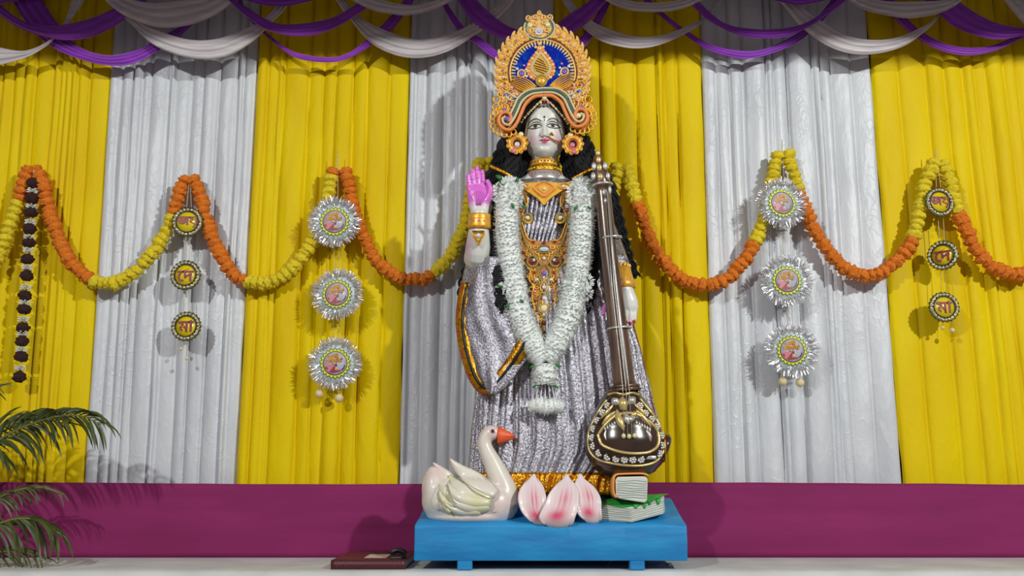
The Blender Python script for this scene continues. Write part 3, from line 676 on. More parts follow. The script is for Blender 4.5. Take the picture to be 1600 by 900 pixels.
# raised arm and palm
limb(body, [(788, 302, .27, .056), (768, 340, .255, .054), (752, 380, .225, .054), (745, 402, .19, .054), (746, 402, .145, .054), (747, 385, .118, .051), (748, 362, .104, .043), (749, 342, .098, .036), (749, 331, .097, .036)], 36)
A = plane(0.095)
body.grid([ellipse_ring(A, cx, py, hw, 0.096 + o_, hd, 24) for py, cx, hw, hd, o_ in [(340, 749, 13.2, .031, .002), (330, 749, 14.2, .027, .001), (320, 748.5, 16.5, .022, 0), (308, 748, 18.0, .019, -.001), (299, 747, 18.0, .0165, -.001), (292, 745.5, 16.6, .0135, 0), (288, 744.5, 15, .009, 0)]], True, False, True)
FING = [[(733.5, 298, .095, .0098), (731.8, 285, .092, .0094), (731.4, 277, .090, .0086), (731.8, 271.5, .089, .0070)],
        [(740.2, 296, .095, .0102), (738.8, 280, .091, .0098), (738.2, 270, .089, .0090), (738.2, 263.5, .088, .0072)],
        [(747.3, 295, .095, .0104), (746.4, 278, .091, .0100), (745.8, 266, .088, .0092), (745.5, 258.5, .087, .0073)],
        [(754.2, 297, .095, .0104), (754.6, 283, .091, .0098), (754.2, 272, .088, .0090), (753.6, 265, .087, .0073)]]
for f in FING: limb(body, f, 14, 10)
limb(body, [(757, 318, .094, .017), (763.5, 308, .088, .0150), (766, 297, .083, .0125), (763.5, 287, .080, .0108), (760.5, 281, .079, .0085)], 14, 12)
# lowered arm, hand closed on the instrument neck
limb(body, [(912, 302, .27, .056), (936, 345, .255, .050), (955, 392, .215, .046), (968, 425, .155, .040), (976, 446, .118, .034), (978, 456, .110, .033)], 30)
A2 = plane(0.10)
body.grid([ellipse_ring(A2, cx, py, hw, 0.104 + o_, hd, 24) for py, cx, hw, hd, o_ in [(450, 977.5, 11.5, .030, .004), (460, 980, 13.5, .024, 0), (470, 982, 14.8, .021, -.004), (480, 983, 14.8, .019, -.004), (487, 983, 13.5, .014, -.002)]], True, False, True)
FING2 = [[(972.5, 480, .098, .0105), (970, 489, .088, .0102), (970.5, 496, .080, .0095), (973, 500.5, .076, .0080)],
         [(979, 485, .098, .0105), (977, 494, .088, .0102), (977, 500, .080, .0095), (978.5, 504, .076, .0080)],
         [(985.5, 486, .100, .0105), (984.5, 495, .091, .0100), (984, 501.5, .083, .0093), (984.5, 506, .079, .0078)],
         [(991.5, 483, .103, .0096), (992, 492, .097, .0092), (991.5, 498.5, .090, .0086), (991, 503, .086, .0070)]]
for f in FING2: limb(body, f, 14, 10)
limb(body, [(973, 458, .112, .016), (960, 466, .128, .0135), (948, 476, .128, .0115), (943, 486, .114, .0105), (943.5, 493, .106, .0085)], 14, 10)
bo = body.build('body', M['skin'], statue)
remesh(bo, 0.0033, 3)
PALE = srgb(222, 223, 216); PINK = srgb(224, 112, 212); BLUSH = srgb(214, 150, 186)
z_palm = A(748, 322).z; x_l = A(728, 320).x - 0.03; x_r = A(775, 320).x
x_h2 = A2(958, 480).x; z_h2a = A2(980, 450).z; z_h2b = A2(980, 520).z
chk = [(face_pt(831, 214), .030), (face_pt(873, 214), .026)]
def skin_paint(co, n):
    p = co + SB; c = Vector(PALE[:3])
    if x_l < p.x < x_r and p.z > A(748, 420).z and p.y < 0.2:
        up = max(0, min(1, (p.z - z_palm + .012) / .03)); fr = max(0, min(1, 0.55 - n.y * 1.2))
        c = c.lerp(Vector(PINK[:3]), up * fr)
        el = max(0, 1 - abs(p.z - A(748, 385).z) / .07) * max(0, min(1, (A(742, 385).x - p.x) / .03)); c = c.lerp(Vector(BLUSH[:3]), 0.8 * el * (1 - up))
    if p.x > A2(935, 480).x and z_h2b < p.z < z_h2a and p.y < .16:
        lf = max(0, min(1, (A2(976, 470).x - p.x) / .018)); c = c.lerp(Vector(PINK[:3]), 0.85 * lf)
        tp = max(0, min(1, (A2(980, 493).z - p.z) / .02)); c = c.lerp(Vector(BLUSH[:3]), 0.35 * tp)
    for q, r in chk:
        d = (p - q).length / r
        if d < 1.6: c = c.lerp(Vector(BLUSH[:3]), 0.55 * math.exp(-d * d))
    return c
paint(bo, skin_paint)

sub(bo)
def stroke(name, pts, wid, mt, lift=0.0016, n=26, parent=bo, fy=None):
    """a brushed line on the face; wid: one pixel width per control point"""
    S = spline([(a, b, w_) for (a, b), w_ in zip(pts, wid)], n); L = []; R = []
    for i, (x, y, w_) in enumerate(S):
        a = S[max(0, i - 1)]; b = S[min(n - 1, i + 1)]; dx, dy = b[0] - a[0], b[1] - a[1]; l = math.hypot(dx, dy) or 1
        L.append(face_pt(x - dy / l * w_ / 2, y + dx / l * w_ / 2, lift)); R.append(face_pt(x + dy / l * w_ / 2, y - dx / l * w_ / 2, lift))
    m = MB(); m.ribbon(L, R); return m.build(name, M[mt], parent)
def patch(name, outline, mt, lift=0.0012, n=36, parent=bo):
    S = spline(list(outline) + [outline[0]], n + 1)[:-1]; cx = sum(p[0] for p in S) / n; cy = sum(p[1] for p in S) / n
    m = MB(); m.grid([[face_pt(lerp(cx, x, t), lerp(cy, y, t), lift) for x, y in S] for t in (0.02, .35, .7, 1.0)], True); return m.build(name, M[mt], parent)
for cx, cy, sg in ((837.0, 195.4, 1), (864.3, 195.0, -1)):
    f = lambda dx, dy: (cx + sg * dx, cy + dy * (.84 if dy > -4.5 else 1.0))
    patch('eye', [f(-10.5, .2), f(-6, -3.0), f(0, -4.2), f(6, -3.0), f(10, .9), f(5, 3.0), f(-1, 3.6), f(-6.5, 2.5)], 'eye_white', .0020)
    patch('iris', [(cx + 3.3 * cos(a) - 0.3, cy - .4 + 2.8 * sin(a)) for a in [k * TAU / 10 for k in range(10)]], 'iris', .0026)
    patch('pupil', [(cx + 1.6 * cos(a) - 0.3, cy - .4 + 1.5 * sin(a)) for a in [k * TAU / 8 for k in range(8)]], 'black_ink', .0030, 20)
    stroke('eyelid_line', [f(-13.5, -.6), f(-10, -.6), f(-5.5, -3.4), f(0, -4.4), f(6, -3.2), f(10.2, .9)], [.5, 1.3, 1.9, 2.0, 1.7, .7], 'black_ink', .0032)
    stroke('lower_lid_line', [f(-10, .4), f(-6.5, 2.7), f(-1, 3.8), f(5, 3.1), f(10, 1)], [.8, 1.2, 1.3, 1.0, .5], 'black_ink', .0030)
    stroke('eyelid_crease', [f(-11, -3.2), f(-5, -6.4), f(1, -7.2), f(7, -5.4), f(10, -2.6)], [.3, .9, .9, .8, .3], 'brow_ink', .0018)
    stroke('eyebrow', [f(-13.2, -4.6), f(-9, -8.8), f(-2, -11.6), f(4, -10.6), f(9.2, -7.2)], [.4, 1.4, 1.7, 1.6, .7], 'brow_ink', .0020)
patch('upper_lip', [(843.2, 217.6), (847.2, 215.9), (849.6, 215.2), (851, 215.9), (852.6, 215.2), (855, 215.9), (859, 217.6), (855, 218.7), (851, 219.2), (847, 218.7)], 'lip', .0016)
patch('lower_lip', [(846.0, 219.0), (851, 219.6), (856.4, 219.0), (855.0, 221.3), (851, 222.6), (847.4, 221.3)], 'lip', .0016)
stroke('mouth_line', [(842.2, 217.5), (846.5, 218.7), (851, 219.4), (855.5, 218.7), (860, 217.5)], [.5, .9, 1.0, .9, .5], 'nail', .0022)
for x, y in ((847.4, 213.2), (854.8, 213.2)): stroke('nostril', [(x - 1.6, y), (x, y + .5), (x + 1.6, y)], [.5, 1.1, .5], 'brow_ink', .0018, 10)
stroke('nose_line', [(844.5, 206), (843.2, 210), (844.6, 213)], [.3, .7, .3], 'brow_ink', .0014, 12)
for y, r in ((182, 1.6), (187, 1.1)):
    patch('forehead_dot', [(850.6 + r * cos(a), y + r * sin(a)) for a in [k * TAU / 8 for k in range(8)]], 'black_ink', .0016, 20)
# palm lines and nails
def onpalm(px, py, lift): p = A(px, py); p.y = 0.096 - lift; return p
for i in range(9):
    a = lerp(-0.75, .75, i / 8); m = MB(); pts = []
    for k in range(8):
        t = k / 7; pts.append(onpalm(748 + sin(a) * lerp(6, 24, t) * .72, 325 - cos(a) * lerp(2, 25, t), lerp(.0240, .0190, t)))
    m.tube(pts, 0.0010, 5); m.build('palm_line', M['crease'], bo)
for f in FING:
    for k, dyy in ((1, 0), (2, -1)):
        x, y, Y, r = f[k]; m = MB(); m.tube([P(x - 3.0, y + dyy, Y - r * .72), P(x, y + dyy + .4, Y - r - .0004), P(x + 3.0, y + dyy, Y - r * .72)], 0.0009, 5); m.build('finger_crease', M['crease'], bo)
for f in FING2:
    x, y, Y, r = f[3]; m = MB(); m.sphere(P(x, y - .6, Y - r * .75), .0062, .0035, .0085, 10, 6); m.build('fingernail', M['nail'], bo)

# ------------------------------------------------------------------ hair
hb = MB()
hb.sphere(H(851, 178, 0.128), .118, .100, .135, 32, 20)
def sheet(mb, tab, q, cy, th, n=9, bulge=0.0, wav=0.0, seed=0):
    """thick hanging sheet; tab: (py, left px, right px)"""
    rows = []
    for i in range(30):
        py = lerp(tab[0][0], tab[-1][0], i / 29); l, r = interp(tab, py); l += wav * noise.noise(Vector((py * .12, seed, 0))) * 2; r += wav * noise.noise(Vector((py * .12, seed, 7))) * 2
        fr = []; bk = []
        for k in range(n):
            s = k / (n - 1); x = lerp(l, r, s); e = math.sqrt(max(0.05, 1 - (2 * s - 1) ** 2))
            fr.append(q(x, py, cy - th * e - bulge * e)); bk.append(q(x, py, cy + th * e))
        rows.append(fr + bk[::-1])
    mb.grid(rows, True, False, True)
HQ = plane(0.27)
LT = [(196, 800, 832), (215, 786, 832), (240, 776, 830), (265, 764, 826), (285, 758, 818), (310, 752, 800), (350, 746, 796), (400, 733, 792), (440, 719, 790), (470, 716, 786)]
RT = [(196, 876, 902), (215, 878, 918), (240, 878, 926), (265, 880, 946), (285, 890, 956), (310, 914, 964), (350, 934, 974), (390, 938, 984), (415, 950, 992), (432, 974, 999)]
sheet(hb, LT, HQ, 0.045, 0.030, wav=1.5, seed=1); sheet(hb, RT, HQ, 0.045, 0.030, wav=1.5, seed=2)
ho = hb.build('hair', M['hair'], statue); remesh(ho, 0.006, 2); sub(ho)
rng = random.Random(21)
def lock(pts, r0, amp, freq, seed, YR):
    rg = random.Random(seed); S = spline(pts, 60); L = []; R = []
    for i, (x, y, Y) in enumerate(S):
        t = i / 59; ph = freq * t * TAU + seed
        p = P(x + amp * sin(ph), y, Y + amp * .0022 * cos(ph)); L.append(p); R.append(r0 * (1 - .55 * t ** 2) * (1 + .14 * sin(ph * 2.3)))
    m = MB(); m.tube(L, R, 7); m.build('hair_lock', M['hair'], ho)
for k in range(13):
    s = k / 12; pts = []
    for py in (214, 250, 290, 340, 390, 440, 462 + 16 * ((k * 5) % 4) / 3):
        l, r = interp(LT, py); pts.append((lerp(l, r, s), py, .285 - .02 * s + .0 * py))
    lock(pts, .0115, 1.7, 15, k * 1.3, .27)
for k in range(11):
    s = k / 10; pts = []
    for py in (214, 250, 285, 325, 365, 400, 420 + 12 * s):
        l, r = interp(RT, py); pts.append((lerp(l, r, s), py, .280))
    lock(pts, .0115, 1.7, 13, k * 1.7 + 4, .27)
# locks that fall over the front of the shoulders beside the flower garland
for k in range(5):
    x0 = 770 + k * 4.2; lock([(800 + k * 3, 232, .215), (788 + k * 4, 268, .165), (x0 + 3, 320, .150), (x0 + 2, 380, .120), (x0 + 4, 430, .078), (x0 + 6, 478 + 6 * (k % 3), .062)], .0125, 1.8, 16, k * 2.1, .2)
for k in range(4):
    x0 = 922 + k * 5; lock([(890 + k * 6, 232, .215), (908 + k * 6, 268, .175), (x0, 320, .165), (x0 + 1, 380, .160), (x0 - 4, 430, .150), (x0 - 12, 478 + 6 * (k % 3), .145)], .0125, 1.8, 16, k * 2.6, .2)
for sgn in (-1, 1):                                             # parted hair framing the forehead
    for k in range(6):
        t = k / 5; m = MB(); pts = []
        for i in range(14):
            u = i / 13; px = 850.5 + sgn * (1 + (36 - 2 * t) * u ** .8); py = 152 + 2 * t + lerp(34, 48, 1 - t) * u ** 1.7
            p = H(px, py); p.y = min(.25, YH - interp(HT, py)[1] * max(0.02, 1 - min(1, abs(px - HX) / 36.5) ** 2.4) ** .5) - .010 + .012 * (1 - t) ; pts.append(p)
        m.tube(pts, .0075, 7); m.build('hair_lock', M['hair'], ho)

hl = spline([(814, 190), (822, 180), (834, 170.5), (843, 163), (850.5, 158.5), (858, 163), (867, 170.5), (878, 180), (889, 190)], 41); rows = []
for t in (0, .2, .45, .7, 1.0):
    row = []
    for x, y in hl:
        py = lerp(y, 128, t); wv = interp(HT, min(py, 195))[0] + 3.5; fd = interp(HT, min(py, 195))[1]
        px = min(max(x, HX - wv * .995), HX + wv * .995); p = H(x, py); p.y = YH - fd * max(.0, 1 - min(1, abs(px - HX) / wv) ** 2.3) ** .52 - .004 - .010 * sin(PI * min(1, .12 + t * .6)); row.append(p)
    rows.append(row)
m = MB(); m.grid(rows); solid(m.build('hair_front', M['hair'], ho), -.012)
# ------------------------------------------------------------------ sari
SK = [(395, 778, 936, .115), (430, 770, 952, .125), (470, 764, 972, .132), (510, 758, 988, .138), (560, 751, 1001, .146), (620, 745, 1015, .156), (680, 741, 1030, .165), (705, 740, 1028, .168), (730, 738, 1008, .170), (748, 738, 990, .172), (772, 738, 985, .172)]
def skirt_ring(py, grow=0.0, n=420, wave=1.0):
    l, r, hd = interp(SK, py); cx = (l + r) / 2; c = Q(cx, py); k = (Q(cx + 1, py) - c).x; hw = (r - l) / 2 * k + grow; hd = hd + grow
    t = (py - 395) / 353.0; row = []
    for j in range(n):
        a = TAU * j / n; f = 0.0
        u = a * 16.0 + 1.6 * noise.noise(Vector((cos(a) * 2.2, sin(a) * 2.2, t * 1.1)))
        v = a * 41.0 + 2.6 * noise.noise(Vector((cos(a) * 3 + 9, sin(a) * 3, t * 1.4)))
        f = (abs(sin(u)) ** .7 - .55) * .022 * (.35 + .9 * t) + (abs(sin(v)) ** .7 - .6) * .010 * (.5 + .6 * t)
        f += .010 * noise.noise(Vector((cos(a) * 3, sin(a) * 3, t * 3.0)))
        row.append(Vector((c.x + (hw + f * wave) * cos(a), 0.270 + (hd + f * wave) * sin(a), c.z)))
    return row
m = MB(); m.grid([skirt_ring(lerp(395, 748, i / 46)) for i in range(47)], True, False, True)
sk = m.build('sari_skirt', M['brocade'], statue); sub(sk)
m = MB(); m.grid([skirt_ring(lerp(738, 772, i / 6), .003) for i in range(7)], True)
hem = solid(m.build('gold_hem', M['gold_foil'], sk), .003)
m = MB(); m.grid([ellipse_ring(QT, 852 - 0.03 * (py - 225), py, hw, 0.272, hd, 40) for py, hw, hd in [(278, 50, .078), (286, 67, .088), (300, 79, .100), (330, 76, .114), (365, 70, .108), (405, 76, .116), (430, 86, .126)]], True)
bl = m.build('blouse', M['brocade'], statue)
# cloth gathered diagonally over the chest
for k in range(8):
    m = MB(); S = spline([(826 + k * 8, 300, .165), (822 + k * 7, 340, .150), (815 + k * 6, 385, .148)], 14)
    m.tube([P(*s) for s in S], [.008 + .002 * sin(i) for i in range(14)], 7); m.build('chest_fold', M['brocade'], sub(bl))
# sleeve on the lowered arm
m = MB(); limb(m, [(908, 306, .27, .064), (934, 345, .255, .060), (955, 392, .212, .055), (966, 416, .165, .049)], 24); m.build('sleeve', M['brocade'], statue)
# shawl end hanging under the raised forearm
ST = [(405, 728, 806), (430, 722, 808), (460, 716, 808), (500, 713, 814), (540, 719, 829), (562, 724, 824), (585, 732, 808), (604, 743, 794), (618, 757, 778)]
SQ = plane(0.13); rows = []
for i in range(46):
    py = lerp(405, 618, i / 45); l, r = interp(ST, py); row = []
    for k in range(40):
        s = k / 39; t = i / 45
        fold = .012 * sin(9 * s + 3 * t + 2.2 * sin(4 * t)) + .007 * sin(23 * s - 8 * t) + .010 * noise.noise(Vector((s * 4, t * 5, 2)))
        row.append(SQ(lerp(l, r, s), py, .035 - .040 * sin(PI * s) - .02 * t + .6 * fold * sin(PI * min(1, max(0, s))) - .075 * s))
    rows.append(row)
m = MB(); m.grid(rows); sh = solid(m.build('shawl', M['brocade'], statue), .004); sub(sh)
bp = [(722, 440), (716, 470), (713.5, 500), (717, 535), (725, 568), (736, 596), (750, 613), (766, 618), (782, 608), (797, 590), (813, 568), (829, 542)]
S = spline(bp, 60)
def band(off, wd, mt, nm, dy):
    L = []; R = []
    for i, (x, y) in enumerate(S):
        a = S[max(0, i - 1)]; b = S[min(59, i + 1)]; dx, dy_ = b[0] - a[0], b[1] - a[1]; l = math.hypot(dx, dy_); nx, ny = dy_ / l, -dx / l
        wob = .006 * sin(i * .9) * .4 - .075 * max(0, (x - 713) / 116) - .012 * min(1, i / 25)
        L.append(SQ(x + nx * (off - wd / 2), y + ny * (off - wd / 2), dy + wob)); R.append(SQ(x + nx * (off + wd / 2), y + ny * (off + wd / 2), dy + wob - .010))
    mid = [(p + q) * .5 + Vector((0, -.007, 0)) for p, q in zip(L, R)]
    m = MB(); m.grid([L, mid, R]); solid(m.build(nm, M[mt], sh), .003)
band(9, 21, 'gold_foil', 'gold_border', .018); band(9, 3.4, 'black_ink', 'black_stripe', .0075)
m = MB(); m.tube([SQ(x, y, .016 - .075 * max(0, (x - 713) / 116) - .012 * min(1, i / 25)) for i, (x, y) in enumerate(S)], .0028, 6); m.build('red_piping', M['medal_maroon'], sh)
m = MB(); m.tube([Q(x, y, -.03) for x, y in spline([(988, 508), (1002, 560), (1015, 620), (1030, 680), (1029, 705)], 20)], .0026, 6); m.build('red_piping', M['medal_maroon'], sk)
# gold trim over the shoulders
for pts in ([(764, 258), (785, 268), (806, 280)], [(938, 258), (916, 268), (894, 280)]):
    S2 = spline(pts, 16); m = MB(); m.tube([P(x, y, .165 - .02 * sin(PI * i / 15)) for i, (x, y) in enumerate(S2)], .0075, 8, flat=.5); m.build('shoulder_cord', M['gold_foil'], bl)

# ------------------------------------------------------------------ jewellery helpers
def gem(q, px, py, dy, rpx, mt, parent, name='gem', asp=1.0, ry=None):
    c = q(px, py, dy); k = (q(px + 1, py, dy) - c).x; m = MB(); m.sphere(c, rpx * k, (ry or rpx * k * .55), rpx * k * asp, 10, 6); return m.build(name, M[mt], parent)
def cord(q, pts, dy, rpx, mt, parent, name='cord', n=30, closed=False, seg=6, taper=False):
    S = spline(list(pts) + ([pts[0]] if closed else []), n + (1 if closed else 0)); S = S[:-1] if closed else S
    c = q(pts[0][0], pts[0][1]); k = (q(pts[0][0] + 1, pts[0][1]) - c).x
    r = [rpx * k * ((1 - .75 * i / n) if taper else 1) for i in range(len(S))]
    m = MB(); m.tube([q(x, y, dy) for x, y in S], r, seg, closed=closed); return m.build(name, M[mt], parent)
def spiral(cx, cy, r0, turns, a0, sgn=1, n=18, r1=0.8):
    return [(cx + lerp(r0, r1, i / n) * cos(a0 + sgn * turns * TAU * i / n), cy + lerp(r0, r1, i / n) * sin(a0 + sgn * turns * TAU * i / n)) for i in range(n + 1)]
def plate(q, pts, dy, depth, mt, parent, name, c=.0015, n=None):
    S = spline(list(pts) + [pts[0]], (n or len(pts) * 4) + 1)[:-1]; m = MB(); m.prism([q(x, y, dy) for x, y in S], depth, c); return m.build(name, M[mt], parent, smooth=False)
def poly(q, pts, dy, depth, mt, parent, name, c=.001):
    m = MB(); m.prism([q(x, y, dy) for x, y in pts], depth, c); return m.build(name, M[mt], parent, smooth=False)

# ------------------------------------------------------------------ crown
C = lambda px, py, dy=0.0: plane(0.132)(px, py, .018 + dy)
cro = poly(C, spline([(795, 207), (778, 200), (772, 186), (777, 170), (779, 150), (776, 130), (779, 106), (788, 84), (804, 66), (823, 54), (848, 49), (875, 54), (893, 66), (909, 86), (917, 108), (918, 130), (914, 150), (919, 166), (926, 182), (922, 196), (907, 203), (893, 190), (884, 171), (872, 157), (850, 149), (828, 157), (816, 173), (808, 192), (795, 207)], 120)[:-1], 0, .012, 'dark_gold', statue, 'crown', .003)
sub(cro)
def flame(cx, cy, ang, size, sgn, parent):
    """hooked leaf pointing outward from the rim"""
    ca, sa = cos(ang), sin(ang)
    def f(u, v): v *= sgn; return (cx + size * (u * ca - v * sa), cy - size * (u * sa + v * ca))
    o = plate(C, [f(-.25, -.42), f(.25, -.46), (f(.68, -.30)), f(1.02, .14), f(1.0, .42), f(.78, .22), f(.5, .36), f(.1, .46), f(-.25, .40)], -.004, .010, 'peach_gold', parent, 'flame_leaf', .0015, 28)
    o['_b'] = tuple(SB)
    cord(C, [f(-.15, -.30), f(.3, -.33), f(.62, -.14), f(.72, .06), f(.45, .18), f(.12, .12), f(.08, -.08), f(.3, -.1)], -.005, 1.15, 'gold', parent, 'leaf_scroll', 20)
    return f
gems = ['gem_pink', 'gem_white', 'gem_violet', 'gem_white', 'gem_red']
for side in (1, -1):
    for i in range(12):
        a = math.radians(68 - i * 9.6); ca = cos(a) * side; ang = math.atan2(sin(a), ca)
        cx = 848 + 60 * ca; cy = 109 - 60 * sin(a)
        flame(cx, cy, ang + side * .18, 17.5, side, cro)
        gem(C, 848 + 62.5 * ca, 109 - 62.5 * sin(a), -.006, 2.1, gems[i % 5], cro)
    for i, (x, y) in enumerate([(72, 44), (73, 56), (71, 66)]):     # loops down the side
        cord(C, [(848 + side * x + 5.5 * cos(b), 109 + y + 5.5 * sin(b)) for b in [k * TAU / 8 for k in range(8)]], -.002, 1.5, 'gold', cro, 'edge_loop', 20, True)
    for i in range(13):
        a = math.radians(82 - i * 9.0); cord(C, spiral(848 + side * 57 * cos(a), 110 - 57 * sin(a), 4.2, 1.2, i * 1.7, side, 12), -.003, 1.2, 'gold', cro, 'filigree', 20, seg=5)
    for i_, (x, y, r_) in enumerate(((67, 36, 5), (60, 46, 5), (52, 40, 5), (66, 52, 5), (56, 56, 5), (47, 50, 4.5), (62, 64, 5), (44, 34, 4), (70, 28, 4.5), (50, 62, 4.5), (44, 58, 4))):
        cord(C, spiral(848 + side * x, 109 + y, r_, 1.3, i_ * 1.9, side if i_ % 2 else -side, 12), -.004, 1.3, 'peach_gold', cro, 'filigree', 22, seg=5)
    vx = 790 if side < 0 else 908; vy = 187 if side < 0 else 182
    for k in range(11):
        b = math.radians(lerp(78, 320, k / 10)); x = vx + side * -1 * 0 + 21.5 * cos(b) * 1; x = vx - 21.5 * cos(b + PI) if side > 0 else vx + 21.5 * cos(PI - (b + PI))
        x = vx + (1 if side > 0 else -1) * 21 * sin(math.radians(lerp(10, 215, k / 10))); y = vy - 21 * cos(math.radians(lerp(10, 215, k / 10)))
        cord(C, [(x + 4.3 * cos(c_), y + 4.3 * sin(c_)) for c_ in [j * TAU / 7 for j in range(7)]], -.001, 1.5, 'gold', cro, 'edge_loop', 16, True)
    mx = lambda p: (p if side < 0 else (1697 - p[0], p[1] - 5.0 * min(1, max(0, (848 - p[0]) / 50))))
    bandp = lambda pts, r, mt, dy, nm: cord(C, [mx(p) for p in pts], dy, r, mt, cro, nm, 60, seg=8)
    bandp([(848.5, 149.5), (833, 152), (821, 163), (814, 178), (807, 193), (797, 203), (785, 200), (779, 189), (783, 178), (793, 176), (799, 184), (795, 191)], 2.8, 'orange_paint', -.020, 'orange_band')
    bandp([(848.5, 144.5), (830, 147.5), (816, 158), (808.5, 174), (802, 187), (795, 195), (787.5, 193), (785, 186), (790, 182)], 2.1, 'cream_cord', -.020, 'cream_band')
    bandp([(848.5, 140.6), (828, 144), (813.5, 155), (805.5, 171), (800.5, 182)], 1.5, 'teal_paint', -.020, 'teal_band')
    bandp([(848.5, 137.6), (826, 141.2), (810.5, 152), (802.5, 168), (797, 179)], 1.9, 'cream_cord', -.019, 'cream_band')
    gem(C, *mx((793, 186)), -.022, 4.4, 'pearl' if side > 0 else 'gem_violet', cro)
    # wing of the centre piece
    for k in range(7):
        t = k / 6
        cord(C, [mx((838 - 2.4 * k, 135.5 + 1.2 * k)), mx((829 - 2.2 * k, 127 + 2.2 * k)), mx((818 - 1.6 * k, 121 + 2.6 * k)), mx((802 - .2 * k, 117.5 + 2.2 * k))], -.013 + .0006 * k, 1.55, 'gold', cro, 'wing_feather', 14, taper=True)
    dp = [mx(p) for p in [(789, 142), (795, 144), (803, 150), (813, 152.5), (803, 156), (793, 153)]]
    plate(C, dp, -.006, .004, 'blue_foil', cro, 'foil_drop', 0); cord(C, dp, -.008, 1.5, 'cream_cord', cro, 'drop_outline', 28, True)
    cord(C, spiral(mx((790, 136))[0], mx((790, 136))[1], 7, 1.4, 0, -side), -.008, 1.4, 'gold', cro, 'scroll', 26)
    cord(C, spiral(mx((788, 166))[0], mx((788, 166))[1], 6.5, 1.4, 1.6, side), -.008, 1.4, 'gold', cro, 'scroll', 26)
    cord(C, spiral(mx((803, 165))[0], mx((803, 165))[1] - 2, 5, 1.3, 2.6, -side), -.008, 1.3, 'gold', cro, 'scroll', 26)
    for x, y, r, g in ((790.5, 146, 3, 'gem_violet'), (789, 170, 3.6, 'gem_violet'), (786, 136, 2.6, 'gem_violet'), (801, 141, 2.4, 'gem_pink'), (808, 146, 2.2, 'gem_white'), (796, 160, 2.2, 'gem_pink'), (800, 135, 2, 'gem_white')):
        gem(C, *mx((x, y)), -.008, r, g, cro)
    cord(C, [mx((815 + 6 * cos(b), 114 + 6 * sin(b))) for b in [k * TAU / 8 for k in range(8)]], -.010, 1.5, 'peach_gold', cro, 'gem_setting', 20, True)
    gem(C, *mx((815, 114)), -.010, 5, 'gem_violet', cro)
    for x, y, r in ((808, 106, 2.6), (822, 107, 2.2), (823, 118, 2.2), (807, 98, 2.0), (819, 101, 2)): gem(C, *mx((x, y)), -.009, r, 'gem_white' if r > 2.1 else 'gem_pink', cro)
plate(C, [(848 + 46.5 * cos(math.radians(b)), 111 - 46.5 * sin(math.radians(b))) for b in range(-14, 195, 12)] + [(820, 130), (848, 136), (876, 130)], -.003, .002, 'blue_foil', cro, 'foil_panel', 0, 70)
arc = lambda r, b0=-16, b1=196, n=24: [(848 + r * cos(math.radians(lerp(b0, b1, i / n))), 111 - r * sin(math.radians(lerp(b0, b1, i / n)))) for i in range(n + 1)]
cord(C, arc(53.5), -.004, 1.3, 'wine_cord', cro, 'wine_ring', 70); cord(C, arc(51), -.004, 1.5, 'peach_gold', cro, 'gold_ring', 70)
for k in range(36):
    b = math.radians(lerp(-14, 194, k / 35)); m = MB(); m.tube([C(848 + r * cos(b), 111 - r * sin(b), -.006) for r in (42.5, 46, 49.5)], [.0025, .0036, .0030], 6); m.build('bead', M['pearl'], cro)
td = lambda k: [(845 + k * x, 102 + k * y) for x, y in [(0, -1.15), (.30, -.78), (.66, -.28), (.80, .18), (.62, .62), (0, .86), (-.62, .62), (-.80, .18), (-.66, -.28), (-.30, -.78)]]
for k in range(26):
    x, y = spline(td(25.5) + [td(25.5)[0]], 27)[k]; gem(C, x, y, -.006, 3.3, 'orange_paint' if k % 2 else 'peach_gold', cro, 'frame_bead')
plate(C, td(22), -.008, .006, 'peach_gold', cro, 'drop_frame', .001, 40); cord(C, td(17.5), -.010, 1.6, 'cream_cord', cro, 'drop_outline', 36, True)
plate(C, td(15.5), -.011, .005, 'gold', cro, 'centre_drop', .001, 40)
for k in range(6):
    o = lerp(-9, 10, k / 5); hw = 11.5 - abs(o - 3) * .55; cord(C, [(845 - hw, 102 + o - 3), (845 + hw, 102 + o + 3)], -.012, .8, 'wood', cro, 'stripe', 6)
gem(C, 846, 125.5, -.012, 8.2, 'gold', cro, 'boss'); cord(C, [(846 + 8.4 * cos(b), 125.5 + 8.4 * sin(b)) for b in [k * TAU / 10 for k in range(10)]], -.013, 1.5, 'olive_cord', cro, 'boss_ring', 26, True); gem(C, 846, 125.5, -.019, 3.2, 'pearl', cro)
for x, y, r in ((843, 74, 4.5), (843, 66.5, 3.2), (837, 72, 2.6), (849, 72, 2.6)): gem(C, x, y, -.008, r, 'peach_gold', cro)
# finial
plate(C, [(843 + 21 * cos(b), 41 + 18 * sin(b)) for b in [k * TAU / 12 for k in range(12)]], -.001, .009, 'peach_gold', cro, 'finial_disc', .002, 36)
for r, mt in ((24, 'cream_cord'), (21.5, 'teal_paint')):
    cord(C, [(843 + r * cos(math.radians(b)), 41 + r * .80 * sin(math.radians(b))) for b in range(-42, 224, 19)], -.004, 1.5, mt, cro, 'finial_ring', 40)
for k in range(8):
    b = TAU * k / 8; gem(C, 842 + 4.6 * cos(b), 47 + 4.6 * sin(b), -.006, 2.4, 'gem_white', cro, 'flower_petal')
gem(C, 842, 47, -.009, 2.4, 'gem_white', cro); gem(C, 828, 37.5, -.006, 4.6, 'pearl', cro); gem(C, 856, 36.5, -.006, 4.6, 'pearl', cro)
plate(C, [(843, 12), (848, 19), (856, 22), (860, 28), (853, 33), (843, 34), (833, 33), (826, 28), (830, 22), (838, 19)], -.002, .009, 'peach_gold', cro, 'finial_tip', .0015, 30)
